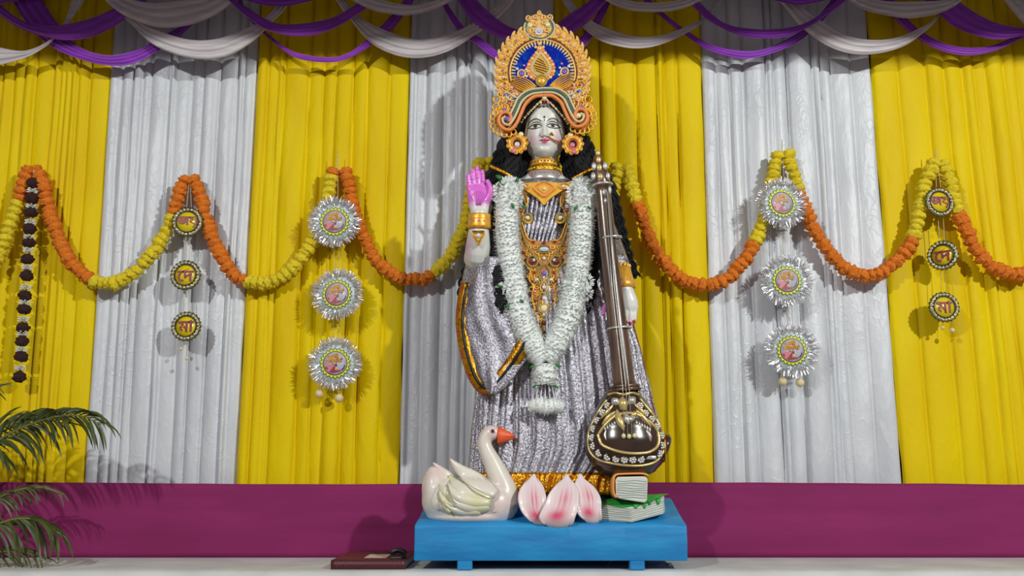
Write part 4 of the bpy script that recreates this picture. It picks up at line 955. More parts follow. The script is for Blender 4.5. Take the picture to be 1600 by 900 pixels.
for x, y, r, s in ((826, 26, 5, 1), (859, 25, 5, -1), (836, 25, 4.6, -1), (850, 25, 4.6, 1), (843, 18, 3.6, 1), (836, 35, 4, 1), (850, 34, 4, -1), (832, 46, 4.5, 1), (854, 46, 4.5, -1)):
    cord(C, spiral(x, y, r, 1.3, 1.0, s), -.006, 1.3, 'peach_gold', cro, 'finial_scroll', 22)

# ------------------------------------------------------------------ forehead chain, nose ring, earrings
E_ = plane(0.17)
jw = None
bt = MB()
ch = spline([(815, 184), (824, 177), (834, 169), (843, 161), (850.5, 156), (858, 161), (867, 169), (877, 178), (888, 187)], 31)
def chain_y(px, py): return YH - .100 * max(.02, 1 - min(1, abs(px - HX) / 40) ** 2.3) ** .5 - .012
m = MB(); m.tube([Vector((H(x, y).x, chain_y(x, y), H(x, y).z)) for x, y in ch], .0016, 6); fc = m.build('forehead_chain', M['gold'], statue); sub(fc)
for i, (x, y) in enumerate(ch):
    m = MB(); p = H(x, y); p.y = chain_y(x, y) - .002; m.sphere(p, .0042 if i % 2 else .0056, None, None, 8, 6); m.build('bead', M['pearl' if i % 3 else 'peach_gold'], fc)
for x, y, r, g in ((850.5, 156, 4.6, 'pearl'), (850.5, 163, 2.6, 'gem_red'), (844.5, 162.5, 2.8, 'peach_gold'), (856.5, 162.5, 2.8, 'gem_pink')):
    m = MB(); p = H(x, y); p.y = chain_y(x, y) - .006; m.sphere(p, r * .0026, None, None, 10, 8); m.build('pendant', M[g], fc)
nr = spline([(857, 211.5), (862, 214), (868, 216.5), (875, 216), (881, 213)], 16)
m = MB(); m.tube([face_pt(x, y, .004) for x, y in nr], .0011, 5); nc = m.build('nose_chain', M['gold_foil'], statue); sub(nc)
for i, (x, y) in enumerate(nr):
    m = MB(); m.sphere(face_pt(x, y + 1.4, .004), .0024, None, None, 6, 5); m.build('bead', M['gold_foil' if i % 2 else 'gem_pink'], nc)
    if i < 13: m = MB(); m.tube([face_pt(x, y + 2, .004), face_pt(x + .3, y + 4.6, .004)], .0011, 5); m.build('dangle', M['gold_foil'], nc)
for x, y, r in ((862, 207.5, 2.2), (864.5, 209.5, 1.7), (860, 209, 1.6)):
    m = MB(); m.sphere(face_pt(x, y, .005), r * .0026, None, None, 8, 6); m.build('nose_flower', M['gold_foil'], nc)
for ex, ey, s in ((808, 225, -1), (895, 226, 1)):
    e = MB(); rows = []
    EQ = plane(0.172)
    for rr, dy in ((6, -.002), (6.5, -.010), (10, -.013), (14, -.010), (16.2, -.003), (16, .003), (6, .003)):
        rows.append([EQ(ex + (rr + (1.1 * cos(11 * b) if rr > 12 else 0)) * cos(b), ey + (rr + (1.1 * cos(11 * b) if rr > 12 else 0)) * sin(b), dy) for b in [k * TAU / 66 for k in range(66)]])
    e.grid(rows, True, True); er = e.build('earring', M['gold'], statue); sub(er)
    for k in range(11):
        b = TAU * k / 11; cord(EQ, [(ex + 14.2 * cos(b) + 2.6 * cos(c_), ey + 14.2 * sin(b) + 2.6 * sin(c_)) for c_ in [j * TAU / 6 for j in range(6)]], -.010, .9, 'gold', er, 'petal_loop', 12, True)
    cord(EQ, [(ex + 8.6 * cos(b), ey + 8.6 * sin(b)) for b in [k * TAU / 10 for k in range(10)]], -.014, 1.0, 'orange_paint', er, 'ring', 24, True)
    gem(EQ, ex - s * 1.0 if s > 0 else ex, ey + 2.2, -.012, 4.6, 'gem_pink' if s > 0 else 'gem_white', er); gem(EQ, ex - 6 if s < 0 else ex + 1, ey + 12.5, -.013, 3.8, 'gem_pink', er)
    gem(EQ, ex + (6 if s < 0 else -4), ey - 14, -.008, 4.4, 'pearl', er)
    poly(EQ, [(ex + 6.4 * cos(b), ey + 6.4 * sin(b)) for b in [k * TAU / 14 for k in range(14)]], .001, .002, 'black_ink', er, 'centre_dark_disc', 0)  # black disc stands in for the dark of the ring's open centre

# ------------------------------------------------------------------ collar and neck bands
QN = plane(.205)
def neck_band(py0, py1, r0, r1, mt, name, extra=0.0):
    m = MB(); m.grid([ellipse_ring(QN, 851.2, lerp(py0, py1, i / 4), lerp(r0, r1, i / 4), .272, lerp(r0, r1, i / 4) * .00262 + extra + .004 * sin(PI * i / 4), 48) for i in range(5)], True); o = solid(m.build(name, M[mt], statue), .002); return sub(o)
n1 = neck_band(246, 256, 24.2, 24.8, 'gold', 'choker')
n2 = neck_band(256, 266, 26, 27.2, 'gold_foil', 'necklace')
n3 = neck_band(265, 281, 28.5, 33, 'silver_paint', 'collar')
for k in range(13):
    a = math.radians(lerp(195, 345, k / 12))
    for nb, py, r, mt, sz in ((n1, 251, 25.6, 'wood', .0040), (n2, 261, 28, 'zig_yellow', .0050), (n3, 270.5, 31.5, 'gem_pink', .0046)):
        c = QN(851.2, py); m = MB(); m.sphere((c.x + r * .00262 * cos(a), .272 + (r * .00262 + .002) * sin(a), c.z), sz, sz * .7, sz * .8, 8, 5); m.build('stud', M[mt], nb)

# ------------------------------------------------------------------ breast ornament
B = plane(0.138)
mir = lambda pts: [(1700 - x, y) for x, y in pts]
half = [(822, 300), (812, 296), (805, 308), (803, 325), (802, 345), (804, 362), (807, 380), (812, 398), (816, 408), (822, 415), (829, 424), (826, 436), (834, 448), (831, 462), (834, 478), (838, 494), (841, 506), (845, 520), (850, 532)]
inner = [(850, 378), (838, 376), (826, 374), (818, 356), (815, 342), (818, 330), (824, 318), (823, 306)]
outl = half + mir(half)[::-1][1:] + mir(inner)[::-1][:-1] + inner
bpz = poly(B, outl, 0, .012, 'dark_gold', statue, 'breast_ornament', .0018); sub(bpz)
plate(B, [(808, 284), (822, 286), (850, 284), (878, 286), (892, 284), (888, 292), (876, 300), (862, 309), (855, 316), (850, 321), (845, 316), (838, 309), (824, 300), (812, 292)], -.004, .012, 'gold', bpz, 'top_plate', .0015, 60)
dm = lambda k: [(850, 291 - 11 * k + 4), (850 + 17 * k, 294), (850 + 7 * k, 294 + 11 * k), (850, 294 + 15 * k), (850 - 7 * k, 294 + 11 * k), (850 - 17 * k, 294)]
plate(B, dm(1.0), -.008, .005, 'orange_paint', bpz, 'diamond', .001, 36); cord(B, dm(.95), -.010, 1.0, 'gold', bpz, 'diamond_edge', 30, True); plate(B, dm(.62), -.011, .004, 'gold', bpz, 'diamond_core', .001, 30); gem(B, 850, 296, -.013, 3, 'pearl', bpz)
for s in (0, 1):
    g = (lambda pts: mir(pts)) if s else (lambda pts: list(pts)); sg = -1 if s else 1
    g1 = lambda x, y: g([(x, y)])[0]
    cord(B, g([(808, 291), (818, 287), (827, 291), (820, 296), (812, 294)]), -.007, 1.2, 'gold', bpz, 'scroll', 22); gem(B, *g1(820, 291.5), -.007, 2.6, 'gem_white', bpz)
    cord(B, g([(823, 302), (819, 312)] + spiral(814, 323, 8.5, 1.5, -.8, 1, 16)), -.006, 1.3, 'olive_cord', bpz, 'scroll', 44)
    cord(B, g(spiral(824.5, 341, 9, 1.4, 1.9, 1, 16)[::-1] + [(813, 344), (815, 362), (823, 384), (834, 400), (843, 411), (846, 416)]), -.006, 1.5, 'olive_cord', bpz, 'scroll', 60)
    plate(B, g([(824.5 + 8.5 * cos(b), 341 + 8.5 * sin(b)) for b in [k * TAU / 10 for k in range(10)]]), -.001, .008, 'gold', bpz, 'volute', .001, 24)
    cord(B, g([(832 + 8.6 * cos(b), 409 + 8.6 * sin(b)) for b in [k * TAU / 10 for k in range(10)]]), -.006, 1.5, 'olive_cord', bpz, 'ring', 26, True); gem(B, *g1(832, 409), -.004, 5, 'gem_red', bpz); gem(B, *g1(834, 407), -.008, 2.6, 'gem_white', bpz)
    cord(B, g([(848, 413), (841, 424), (842, 432), (846, 440), (843, 446), (838, 442), (840, 438)]), -.006, 1.3, 'olive_cord', bpz, 'scroll', 36)
    cord(B, g([(849, 450), (843, 466), (840.5, 480), (843, 490), (850, 496)]), -.006, 1.3, 'olive_cord', bpz, 'scroll', 36)
    for x, y, r, q_ in ((806, 338, 2.4, 'gem_red'), (805.5, 352, 2.4, 'gem_red'), (808.5, 368, 2.6, 'gem_red'), (812, 383, 2.6, 'gem_red'), (818, 395, 2.8, 'gem_red'), (822, 406, 2.4, 'gem_red'), (833, 378.5, 2.4, 'gem_red'), (835, 427, 2.4, 'gem_red'), (839, 437.5, 3, 'gem_white'), (832, 440, 2.4, 'gem_red'), (836, 456, 2.2, 'gem_pink'), (836.5, 470, 2.4, 'gem_red'), (838, 486, 2, 'gem_red'), (843, 506, 2.2, 'gem_red'), (814, 323, 3.6, 'gem_white'), (824.5, 341, 3.6, 'gem_white'), (818, 330, 2.4, 'gem_pink'), (811, 310, 2.2, 'gem_pink')):
        gem(B, *g1(x, y), -.004 if r < 3.2 else -.006, r, q_, bpz)
    for i_, (x, y, r_) in enumerate(((808, 318, 4), (809, 333, 4), (808, 347, 4), (810, 358, 4.5), (812, 371, 4.5), (818, 380, 4.5), (820, 391, 5), (826, 399, 4.5), (827, 386, 4.5), (836, 386, 4.5), (840, 395, 4.5), (845, 398, 4), (841, 405, 3.5), (826, 418, 4), (834, 421, 4.5), (838, 431, 4.5), (833, 437, 4.5), (844, 441, 4), (839, 449, 4.5), (835, 461, 4.5), (841, 460, 4), (836, 474, 4), (845, 473, 4), (838, 490, 4), (844, 498, 4.5), (842, 509, 4), (847, 515, 3.5), (848, 524, 2.5))):
        cord(B, g(spiral(x, y, r_, 1.25, i_ * 1.3, 1 if i_ % 2 else -1, 12)), -.0025, 1.15, 'gold', bpz, 'filigree', 20, seg=5)
    cord(B, g(half[1:]), -.001, 1.5, 'gold', bpz, 'rim', 60); cord(B, g(inner[1:]), -.001, 1.5, 'gold', bpz, 'rim', 30)
    for x, y in ((803.5, 331), (802.5, 345), (804, 359), (806.5, 374), (811, 390), (815, 403), (827, 431), (830, 452), (832, 468), (835.5, 487), (840, 500)):
        cord(B, [(g1(x, y)[0] + 3.6 * cos(b), y + 3.6 * sin(b)) for b in [k * TAU / 6 for k in range(6)]], -.001, 1.1, 'gold', bpz, 'edge_loop', 14, True)
for (x, y, r, asp, mt) in ((850, 390, 8.5, .5, 'gem_white'), (850, 379.5, 2.6, 1, 'gem_red'), (850, 404, 2.8, 1, 'gem_white'), (850, 427, 3.4, 1.2, 'gem_violet'), (850, 449, 3.2, 1, 'gem_white'), (850, 466, 3.2, 1, 'gem_white'), (850, 482, 6.2, 1, 'pearl'), (850, 505, 3.6, 1, 'gem_red'), (850, 519, 2.4, 1, 'gem_red'), (850, 491.5, 2.6, 1, 'gem_white')):
    gem(B, x, y, -.006, r, mt, bpz, asp=asp)
cord(B, [(850 + 10.5 * cos(b), 390 + 6 * sin(b)) for b in [k * TAU / 10 for k in range(10)]], -.006, 1.2, 'olive_cord', bpz, 'ring', 26, True)
cord(B, [(850 + 7.4 * cos(b), 482 + 7.4 * sin(b)) for b in [k * TAU / 10 for k in range(10)]], -.007, 1.0, 'gold', bpz, 'ring', 24, True)
m = MB(); m.tube([B(858, 516, .01), B(855, 524, .002), B(851, 533, .004)], [.006, .005, .002], 6); m.build('red_tassel', M['nail'], bpz)
cord(B, [(850, 438), (856, 449), (850, 459), (844, 449)], -.005, 1.2, 'gold', bpz, 'lozenge', 24, True)
cord(B, [(850 + 5.5 * cos(b), 505 + 5.5 * sin(b)) for b in [k * TAU / 8 for k in range(8)]], -.005, 1.1, 'gold', bpz, 'ring', 20, True)

# ------------------------------------------------------------------ bangles
def bangle(rows_, n, mt, cy, q, name='bangle'):
    m = MB(); m.grid([ellipse_ring(q, cx, py, hw, cy + o_, hd, 36, tz) for py, cx, hw, hd, o_, tz in rows_], True); return sub(solid(m.build(name, M[mt], statue), .004))
b1 = bangle([(357, 748.5, 16.2, .042, .004, .004), (353, 748.5, 17.2, .044, .004, .004), (344, 749, 16.0, .041, .003, .004), (338, 749, 15.8, .040, .002, .004), (335, 749, 16.4, .041, .002, .004)], 36, 'gold', .097, A)
for k in range(5): 
    a = math.radians(lerp(215, 325, k / 4)); c = A(748.8, 347); m = MB(); m.sphere((c.x + .0425 * cos(a), .100 + .0455 * sin(a), c.z - .004), .0060, .004, .0050, 8, 6); m.build('gem', M['gem_pink'], b1)
for py in (357.5, 350.5, 343, 335.5):
    m = MB(); m.tube(ellipse_ring(A, 748.8, py, 17.0, .100, .0445, 30, .004), .0018, 5, closed=True); m.build('wire', M['gold_foil' if py > 356 or py < 340 else 'orange_paint'], b1)
AT = plane(0.052)
tri = lambda k: [(747.5, 369 + 15 * k), (740 - 6 * (k - .5), 369 - 6 * k), (747.5, 369 - 8 * k), (755 + 6 * (k - .5), 369 - 6 * k)]
plate(AT, tri(1), .002, .010, 'gold', b1, 'pendant', .001, 30); cord(AT, tri(.95), -.002, 1.0, 'gold_foil', b1, 'pendant_edge', 24, True); cord(AT, tri(.62), -.001, .8, 'olive_cord', b1, 'pendant_edge', 24, True); gem(AT, 747.5, 368, -.001, 4, 'gem_white', b1)
b2 = bangle([(449, 977.5, 15, .036, .010, 0), (440, 976.5, 15.4, .038, .018, 0), (430, 974, 15.0, .040, .030, 0), (420, 971.5, 15.6, .042, .045, 0), (414, 970, 16.8, .044, .055, 0)], 36, 'gold', .105, A2)
for k in range(4):
    a = math.radians(lerp(225, 315, k / 3)); c = A2(976.2, 438); m = MB(); m.sphere((c.x + .039 * cos(a), .124 + .040 * sin(a), c.z), .0058, .004, .0052, 8, 6); m.build('gem', M['gem_pink'], b2)
for k in range(7):
    a = math.radians(lerp(200, 340, k / 6)); c = A2(970, 412); m = MB(); m.sphere((c.x + .043 * cos(a), .160 + .045 * sin(a), c.z), .0075, .004, .011, 8, 6); m.build('leaf', M['gold'], b2)
for py, cx, o_ in ((448, 977.5, .012), (428, 973.6, .033)):
    m = MB(); m.tube(ellipse_ring(A2, cx, py, 15.6, .105 + o_, .039, 30), .0018, 5, closed=True); m.build('wire', M['orange_paint'], b2)

# ================================================================== white flower garland round the statue's neck
def petal_ring_mesh(seed, n=30):
    rg = random.Random(seed); m = MB()
    for k in range(n):
        a = TAU * (k + rg.uniform(-.4, .4)) / n; L = rg.uniform(.98, 1.13); z = rg.uniform(-.10, .10); d = Vector((cos(a), sin(a), 0)); e = Vector((-sin(a), cos(a), 0))
        wv = rg.uniform(.075, .12); zt = z + rg.uniform(-.16, .16)
        p = [d * .55 + Vector((0, 0, z)), d * .86 + Vector((0, 0, z * 1.3 + .05)), d * L + Vector((0, 0, zt))]
        v = []
        for q, s in zip(p, (.7, 1.0, .25)): v += [q - e * wv * s, q + Vector((0, 0, .05 * s)), q + e * wv * s, q - Vector((0, 0, .05 * s))]
        m.add(v, [(0, 1, 5, 4), (1, 2, 6, 5), (2, 3, 7, 6), (3, 0, 4, 7), (4, 5, 9, 8), (5, 6, 10, 9), (6, 7, 11, 10), (7, 4, 8, 11), (8, 9, 10, 11)])
    me = bpy.data.meshes.new('flower_ring'); me.from_pydata([tuple(v) for v in m.v], [], m.f); me.materials.append(M['petal_white']); return me
PR = [petal_ring_mesh(s) for s in range(6)]
gb = P(852, 560, .08)
gar = thing('flower_garland', 'thick white tuberose flower garland hanging in a V on the statue', 'garland', gb)
rng = random.Random(31)
def flower_run(pts, step, name='flower_ring', flatten=.62):
    L = sum(math.dist(a[:2], b[:2]) for a, b in zip(pts, pts[1:])); n = max(3, int(L / step)); S = spline([(*P(a, b, y), r * .00262) for a, b, y, r in pts], n)
    m = MB(); m.tube([Vector(s[:3]) for s in S], [s[3] * .86 for s in S], 16); co = m.build('core', M['petal_white'], gar)
    for i, s in enumerate(S):
        o = link(name, rng.choice(PR), gar); o.location = Vector(s[:3]) - gb
        d = Vector(S[min(n - 1, i + 1)][:3]) - Vector(S[max(0, i - 1)][:3]); d += Vector((rng.uniform(-.12, .12), rng.uniform(-.12, .12), rng.uniform(-.12, .12))) * d.length
        o.rotation_mode = 'QUATERNION'; o.rotation_quaternion = d.to_track_quat('Z', 'Y') @ Matrix.Rotation(rng.uniform(0, TAU), 3, 'Z').to_quaternion()
        r = s[3] * rng.uniform(.96, 1.07); o.scale = (r, r, r * .55)
flower_run([(801, 287, .150, 15), (795, 300, .122, 21), (792, 345, .110, 21), (794, 385, .105, 21), (800, 430, .100, 21), (806, 470, .092, 22), (818, 510, .085, 22), (838, 548, .075, 20), (850, 566, .070, 15)], 4.4)
flower_run([(906, 288, .150, 15), (911, 302, .125, 21), (909, 345, .112, 21), (906, 385, .106, 21), (901, 430, .100, 21), (894, 470, .092, 22), (882, 510, .085, 22), (864, 546, .075, 20), (853, 564, .068, 15)], 4.4)
flower_run([(851, 570, .066, 17), (851, 585, .064, 21), (852, 600, .066, 17)], 4.2)
flower_run([(828, 636, .070, 10), (840, 633, .062, 12), (852, 636, .058, 13), (866, 634, .062, 12), (878, 637, .070, 10)], 3.6)
for k in range(5):
    x = 842 + k * 5; m = MB(); m.tube([P(x, 600, .066), P(x + (k - 2) * 3, 632, .064)], .0022, 5); m.build('thread', M['petal_white'], gar)
def rosette(px, py, Y, r):
    for j in range(9):
        a = TAU * j / 9; rr = .55 if j else 0
        o = link('flower_ring', PR[j % 6], gar); o.location = P(px + r * rr * cos(a) * .8, py + r * rr * sin(a) * .8, Y) - gb; s = r * .00262 * .62
        o.rotation_euler = (PI / 2 + .5 * sin(a), .5 * cos(a), a); o.scale = (s, s, s * 1.1)
for x, y, Y, r in ((796, 302, .095, 26), (911, 304, .095, 26), (800, 458, .072, 25), (906, 450, .074, 25)): rosette(x, y, Y, r)
def sprig(px, py, Y, ang, ln):
    m = MB(); d = (cos(ang), sin(ang)); n_ = (-d[1], d[0]); L = []; R = []
    for i in range(7):
        t = i / 6; w_ = ln * .26 * sin(PI * min(1, t * .92 + .06)); x = px + d[0] * ln * t; y = py + d[1] * ln * t
        L.append(P(x + n_[0] * w_, y + n_[1] * w_, Y - .01 * sin(PI * t))); R.append(P(x - n_[0] * w_, y - n_[1] * w_, Y - .01 * sin(PI * t)))
    m.grid([L, [(a + b) * .5 + Vector((0, -.004, 0)) for a, b in zip(L, R)], R]); solid(m.build('leaf', M['leaf_green'], gar), .001)
for a in ((786, 280, .085, 3.6, 13), (790, 284, .085, 2.7, 14), (800, 318, .066, 1.2, 9), (806, 284, .09, -.9, 8), (815, 322, .068, .4, 8), (902, 322, .068, 2.2, 9), (918, 322, .068, .8, 8), (924, 286, .09, -.6, 8), (795, 474, .048, 2.2, 9), (812, 468, .048, .6, 8), (784, 448, .05, 3.4, 9), (835, 571, .036, 2.6, 9), (868, 570, .036, .4, 9), (838, 602, .036, 2.6, 8), (866, 602, .036, .6, 8), (848, 575, .034, 1.5, 6)): sprig(*a)

# ================================================================== veena
vb = P(980, 745, .075)
ve = thing('veena', 'dark wooden veena with carved gourd leaning against the statue', 'instrument', vb)
NP = [(941, 290, .062, 12.3), (945, 330, .060, 12.6), (951, 390, .056, 13.2), (958, 450, .052, 14.2), (966, 520, .048, 15.6), (976, 606, .044, 17.6)]
S = spline([(*P(a, b, y), r * .00258) for a, b, y, r in NP], 30)
m = MB(); m.tube([Vector(s[:3]) for s in S], [s[3] for s in S], 20, flat=.85); nk = m.build('neck', M['wood'], ve); sub(nk)
for (x, y, Y, r) in ((955, 372, .0565, 15.5), (967.5, 513, .0475, 17.5), (941.5, 289, .062, 15), (976, 604, .044, 21), (977, 609, .044, 23)):
    q = P(x, y, Y); ax = (Vector(S[-1][:3]) - Vector(S[0][:3])).normalized(); a = Vector((0, 1, 0)); b = ax.cross(a).normalized()
    m = MB(); k = r * .00258; m.tube([q + (a * .85 * cos(t) + b * sin(t)) * k for t in [j * TAU / 28 for j in range(28)]], .0050 if y < 600 else .0065, 8, closed=True); m.build('metal_band' if y < 600 else 'collar_ring', M['silver_paint' if y < 600 else 'wood'], nk)
for k, off in enumerate((-5, 0, 5)):
    m = MB(); m.tube([P(946 + off * .55 + 2, 296, .024), P(960 + off * .7, 450, .008), P(978 + off, 606, -.010), P(981 + off * 1.3, 684, -.050)], .0011, 5); m.build('string', M['silver_paint'], ve)
m = MB(); m.tube([P(949, 300, .028), P(958, 400, .018), P(975, 560, .002), P(979, 600, -.002)], .0042, 6, flat=.5); m.build('fingerboard_strip', M['silver_paint'], nk)
# carved peg head
V = plane(0.055)
def lath(q, rows_, mt, name, parent, cy=0.0, n=26):
    m = MB(); m.grid([ellipse_ring(q, cx, py, hw, 0.062 + cy, hw * .0024, n) for py, cx, hw in rows_], True, False, True); return m.build(name, M[mt], parent)
ph = lath(V, [(294, 941, 12.5), (288, 940.5, 14.5), (280, 939.5, 14), (270, 938, 13.2), (258, 936, 10.5), (247, 934.5, 7), (239, 934, 4), (235.5, 934, 1.5)], 'wood', 'peg_head', ve); sub(ph)
for px, py, r, asp in ((934, 240, 4.0, 1.3), (934.5, 252, 4.4, 1.3), (935.5, 265, 4.6, 1.3), (937, 279, 4.6, 1.2), (927.5, 262, 4.0, 1.7), (944.5, 262, 4.0, 1.7), (926.5, 277, 4.0, 1.6), (949, 277, 4.0, 1.6), (951.5, 298, 4.0, 1.8), (943, 303, 3.4, 1.6), (945, 316, 2.8, 1.8)):
    e = 1 - min(1, abs(px - 938) / 15) ** 2; gem(V, px, py, .007 - .034 * math.sqrt(max(0, e)) * (.45 if py < 250 else .8 if py < 262 else 1.0) , r, 'pale_gold' if 930 < px < 940 else 'silver_paint', ph, 'carved_leaf', asp, .006)
# gourd
GT = [(604, 956, 996, .050), (612, 948, 1004, .062), (628, 938, 1016, .080), (648, 928, 1029, .098), (668, 920, 1039, .112), (688, 916, 1045, .120), (706, 917, 1046, .118), (722, 923, 1041, .106), (736, 935, 1029, .084), (746, 950, 1012, .055), (750, 966, 996, .025)]
G = lambda px, py, dy=0.0: plane(0.0)(px, py, .045 + dy); GY = 0.075
m = MB(); rows = []
for i in range(44):
    py = lerp(604, 750, i / 43); l, r, hd = interp(GT, py); rows.append(ellipse_ring(G, (l + r) / 2, py, (r - l) / 2, GY, hd, 48))
m.grid(rows, True, False, True); gd = m.build('gourd', M['gourd'], ve); sub(gd)
def g_pt(px, py, lift=.001):
    l, r, hd = interp(GT, py); s = min(.999, abs(px - (l + r) / 2) / ((r - l) / 2)); p = G(px, py); p.y = GY - hd * math.sqrt(1 - s * s) - lift; return p
def g_cord(pts, r, mt, nm, closed=False, n=50, taper=None):
    S = spline(list(pts) + ([pts[0]] if closed else []), n + (1 if closed else 0)); S = S[:-1] if closed else S
    m = MB(); m.tube([g_pt(x, y) for x, y in S], [r * (sin(PI * (i + .8) / (n + .6)) if taper else 1) for i in range(len(S))], 7, closed=closed); m.build(nm, M[mt], gd)
inner = [(934, 680), (939, 694), (951, 701), (966, 706), (982, 708.5), (1000, 708.5), (1014, 706), (1026, 698), (1030, 686), (1027, 673), (1017, 661), (1003, 652), (990, 647), (975, 646), (960, 651), (945, 664)]
outer = [(949, 624), (938, 640), (929, 656), (922, 673), (920, 690), (923, 706), (932, 716), (946, 722), (975, 727), (1005, 727), (1026, 720), (1037, 706), (1040, 690), (1036, 672), (1027, 655), (1014, 638), (1001, 622)]
g_cord(inner, .0056, 'pale_gold', 'gold_rope', True, 70); g_cord(outer, .0048, 'pale_gold', 'gold_rope', False, 80)
g_cord([(951, 616), (962, 613), (975, 616), (988, 613), (1000, 616)], .0055, 'pale_gold', 'gold_rope', False, 24)
for x, y in ((935.5, 708), (948, 714.5), (961, 717.5), (974, 718.5), (987, 718.5), (1000, 718), (927.5, 697), (926, 684), (928, 670), (934, 657), (942, 645), (1008, 646), (1018, 655), (1026, 667), (1034, 681), (1035, 696), (1030, 709), (950, 634), (1000, 634)):
    c = g_pt(x, y, .002)
    m = MB(); m.sphere(c, .0060, .005, .0060, 8, 6); ro = m.build('rosette', M['silver_paint'], gd)
    m = MB()
    for k in range(7):
        a = TAU * k / 7; m.sphere(c + Vector((.0100 * cos(a), .001, .0100 * sin(a))), .0054, .0030, .0054, 7, 5)
    m.build('rosette_petals', M['silver_paint'], gd)
m = MB(); cc = g_pt(1016, 715, .002); m.box(cc.x - .020, cc.x + .020, cc.y - .004, cc.y + .004, cc.z - .007, cc.z + .007, .002); m.build('silver_plaque', M['silver_paint'], gd)
for pts, mt, r in (([(972, 620), (973, 632), (976, 642)], 'pale_gold', .016), ([(963, 640), (966, 655), (973, 674)], 'pale_gold', .012), ([(961, 643), (950, 652), (940, 664)], 'pale_gold', .007), ([(993, 640), (1004, 652), (1018, 668)], 'pale_gold', .007), ([(975, 645), (982, 656), (992, 652)], 'silver_paint', .009),
                   ([(957, 622), (962, 628), (968, 632)], 'silver_paint', .014), ([(992, 620), (987, 626), (981, 632)], 'silver_paint', .014), ([(990, 630), (1000, 640), (1012, 652)], 'pale_gold', .006), ([(960, 630), (950, 642), (938, 655)], 'pale_gold', .006), ([(976, 646), (978, 656), (981, 664)], 'silver_paint', .010), ([(984, 652), (990, 648), (996, 644)], 'pale_gold', .009)):
    g_cord(pts, r * 1.25, mt, 'carved_leaf', False, 16, True)
for k in range(6):
    g_cord([(944 + k * 3.6, 667 - k * 2.2), (945.5 + k * 3.6, 674 - k * 2.4)], .0042, 'silver_paint', 'carved_feather', False, 8, True)
    g_cord([(993 + k * 4.2, 657 + k * 2.0), (993.5 + k * 4.2, 664 + k * 2.4)], .0042, 'silver_paint', 'carved_feather', False, 8, True)
g_cord([(1008, 672), (1013, 680), (1015, 690)], .008, 'silver_paint', 'carved_leaf', False, 14, True); g_cord([(946, 672), (944, 680), (946, 688)], .005, 'silver_paint', 'carved_leaf', False, 14, True)
for x, y in ((972, 682), (980.5, 682.5), (989, 681.5)):
    m = MB(); m.sphere(g_pt(x, y, .006), .0085, .010, .0100, 10, 8); m.build('bridge_peg', M['pearl'], gd)
m = MB(); c1 = G(1038, 697, .02); m.tube([c1, c1 + Vector((.014, 0, -.004)), c1 + Vector((.022, 0, -.008)), c1 + Vector((.028, 0, -.010))], [.050, .054, .044, .016], 16); kb = m.build('tuning_knob', M['gourd'], ve); sub(kb)
m = MB(); m.tube([c1 + Vector((.006 + .001 * 0, .054 * cos(a), .054 * sin(a) - .004)) for a in [k * TAU / 20 for k in range(20)]], .0035, 6, closed=True); m.build('knob_ring', M['gold_foil'], kb)

# ================================================================== books under the veena
K = plane(0.05)
def page_block(q, face, back, mt, parent, name):
    pass
bk = thing('stone_book', 'lower white sculpted book with green top under the veena', 'book', P(985, 816, .02))
def wedge(top, bot, nm, mt, parent, lines=0, close_top=None):
    """top/bot: world points in order round the block"""
    m = MB(); m.grid([bot, top], True, False, True); return m.build(nm, M[mt], parent, smooth=False)
bot = [P(937, 813, .06), P(986, 817, .005), P(1037, 803, .05), P(1040, 800, .24), P(945, 800, .24)]
top = [P(937, 788, .06), P(985, 793, .005), P(1038, 775, .05), P(1036, 772, .24), P(945, 778, .24)]
bd = wedge(top, bot, 'page_block', 'page', bk); bevel(bd, .004); sub(bd)
for k in range(7):
    t = (k + .7) / 7.6
    for a, b in ((0, 1), (1, 2)):
        pts = []
        for i in range(13):
            u = i / 12; p = top[a].lerp(top[b], u).lerp(bot[a].lerp(bot[b], u), t); p.y -= .0012; p.z += .0022 * noise.noise(Vector((u * 3 + a * 9, k * 1.7, 0))); pts.append(p)
        m = MB(); m.tube(pts, .0013, 5); m.build('page_line', M['page_groove'], bd)
m = MB(); cen = sum(top, Vector()) / 5; rim = spline([tuple(p) for p in top] + [tuple(top[0])], 41)[:-1]
m.grid([[Vector(p) + Vector((0, 0, .0015)) - (Vector(p) - cen) * .02 for p in rim], [Vector(p).lerp(cen, .5) + Vector((0, 0, .010)) for p in rim], [cen + Vector((0, 0, .012)) + (Vector(p) - cen) * .02 for p in rim]], True); m.build('green_top', M['green_paint'], bk)
m = MB()
for i, u in enumerate((.15, .4, .55, .8)):
    p = top[1].lerp(top[2], u); ln = (.010, .020, .014, .024)[i]; m.tube([p + Vector((0, .000, .004)), p + Vector((0, -.004, -ln * .5)), p + Vector((0, -.003, -ln))], [.012, .008, .003], 7, flat=.25, up=(0, 1, 0))
m.build('green_drip', M['green_paint'], bk)
bk2 = thing('stone_book', 'small upper white sculpted book with orange cover under the gourd', 'book', P(984, 785, .03))
f0 = [(959, 750), (962, 745), (1005, 744), (1009, 748), (1008, 781), (1004, 785), (966, 779), (960, 774)]
fr = [K(x, y, -.055) for x, y in f0]; bkp = [p + Vector((0.004, .14, .004)) for p in fr]
m = MB(); m.grid([fr, bkp], True, False, True); b2o = bevel(m.build('page_block', M['page'], bk2, smooth=False), .004); sub(b2o)
m = MB(); S = spline([(961, 777), (956.5, 770), (956, 752), (959, 742.5), (970, 740.5), (1000, 740), (1010, 743)], 40)
m.grid([[K(x, y, -.062) for x, y in S], [K(x, y, .085) for x, y in S]]); cv = solid(m.build('cover', M['cover_orange'], bk2), .007); cv.modifiers[-1].offset = 0
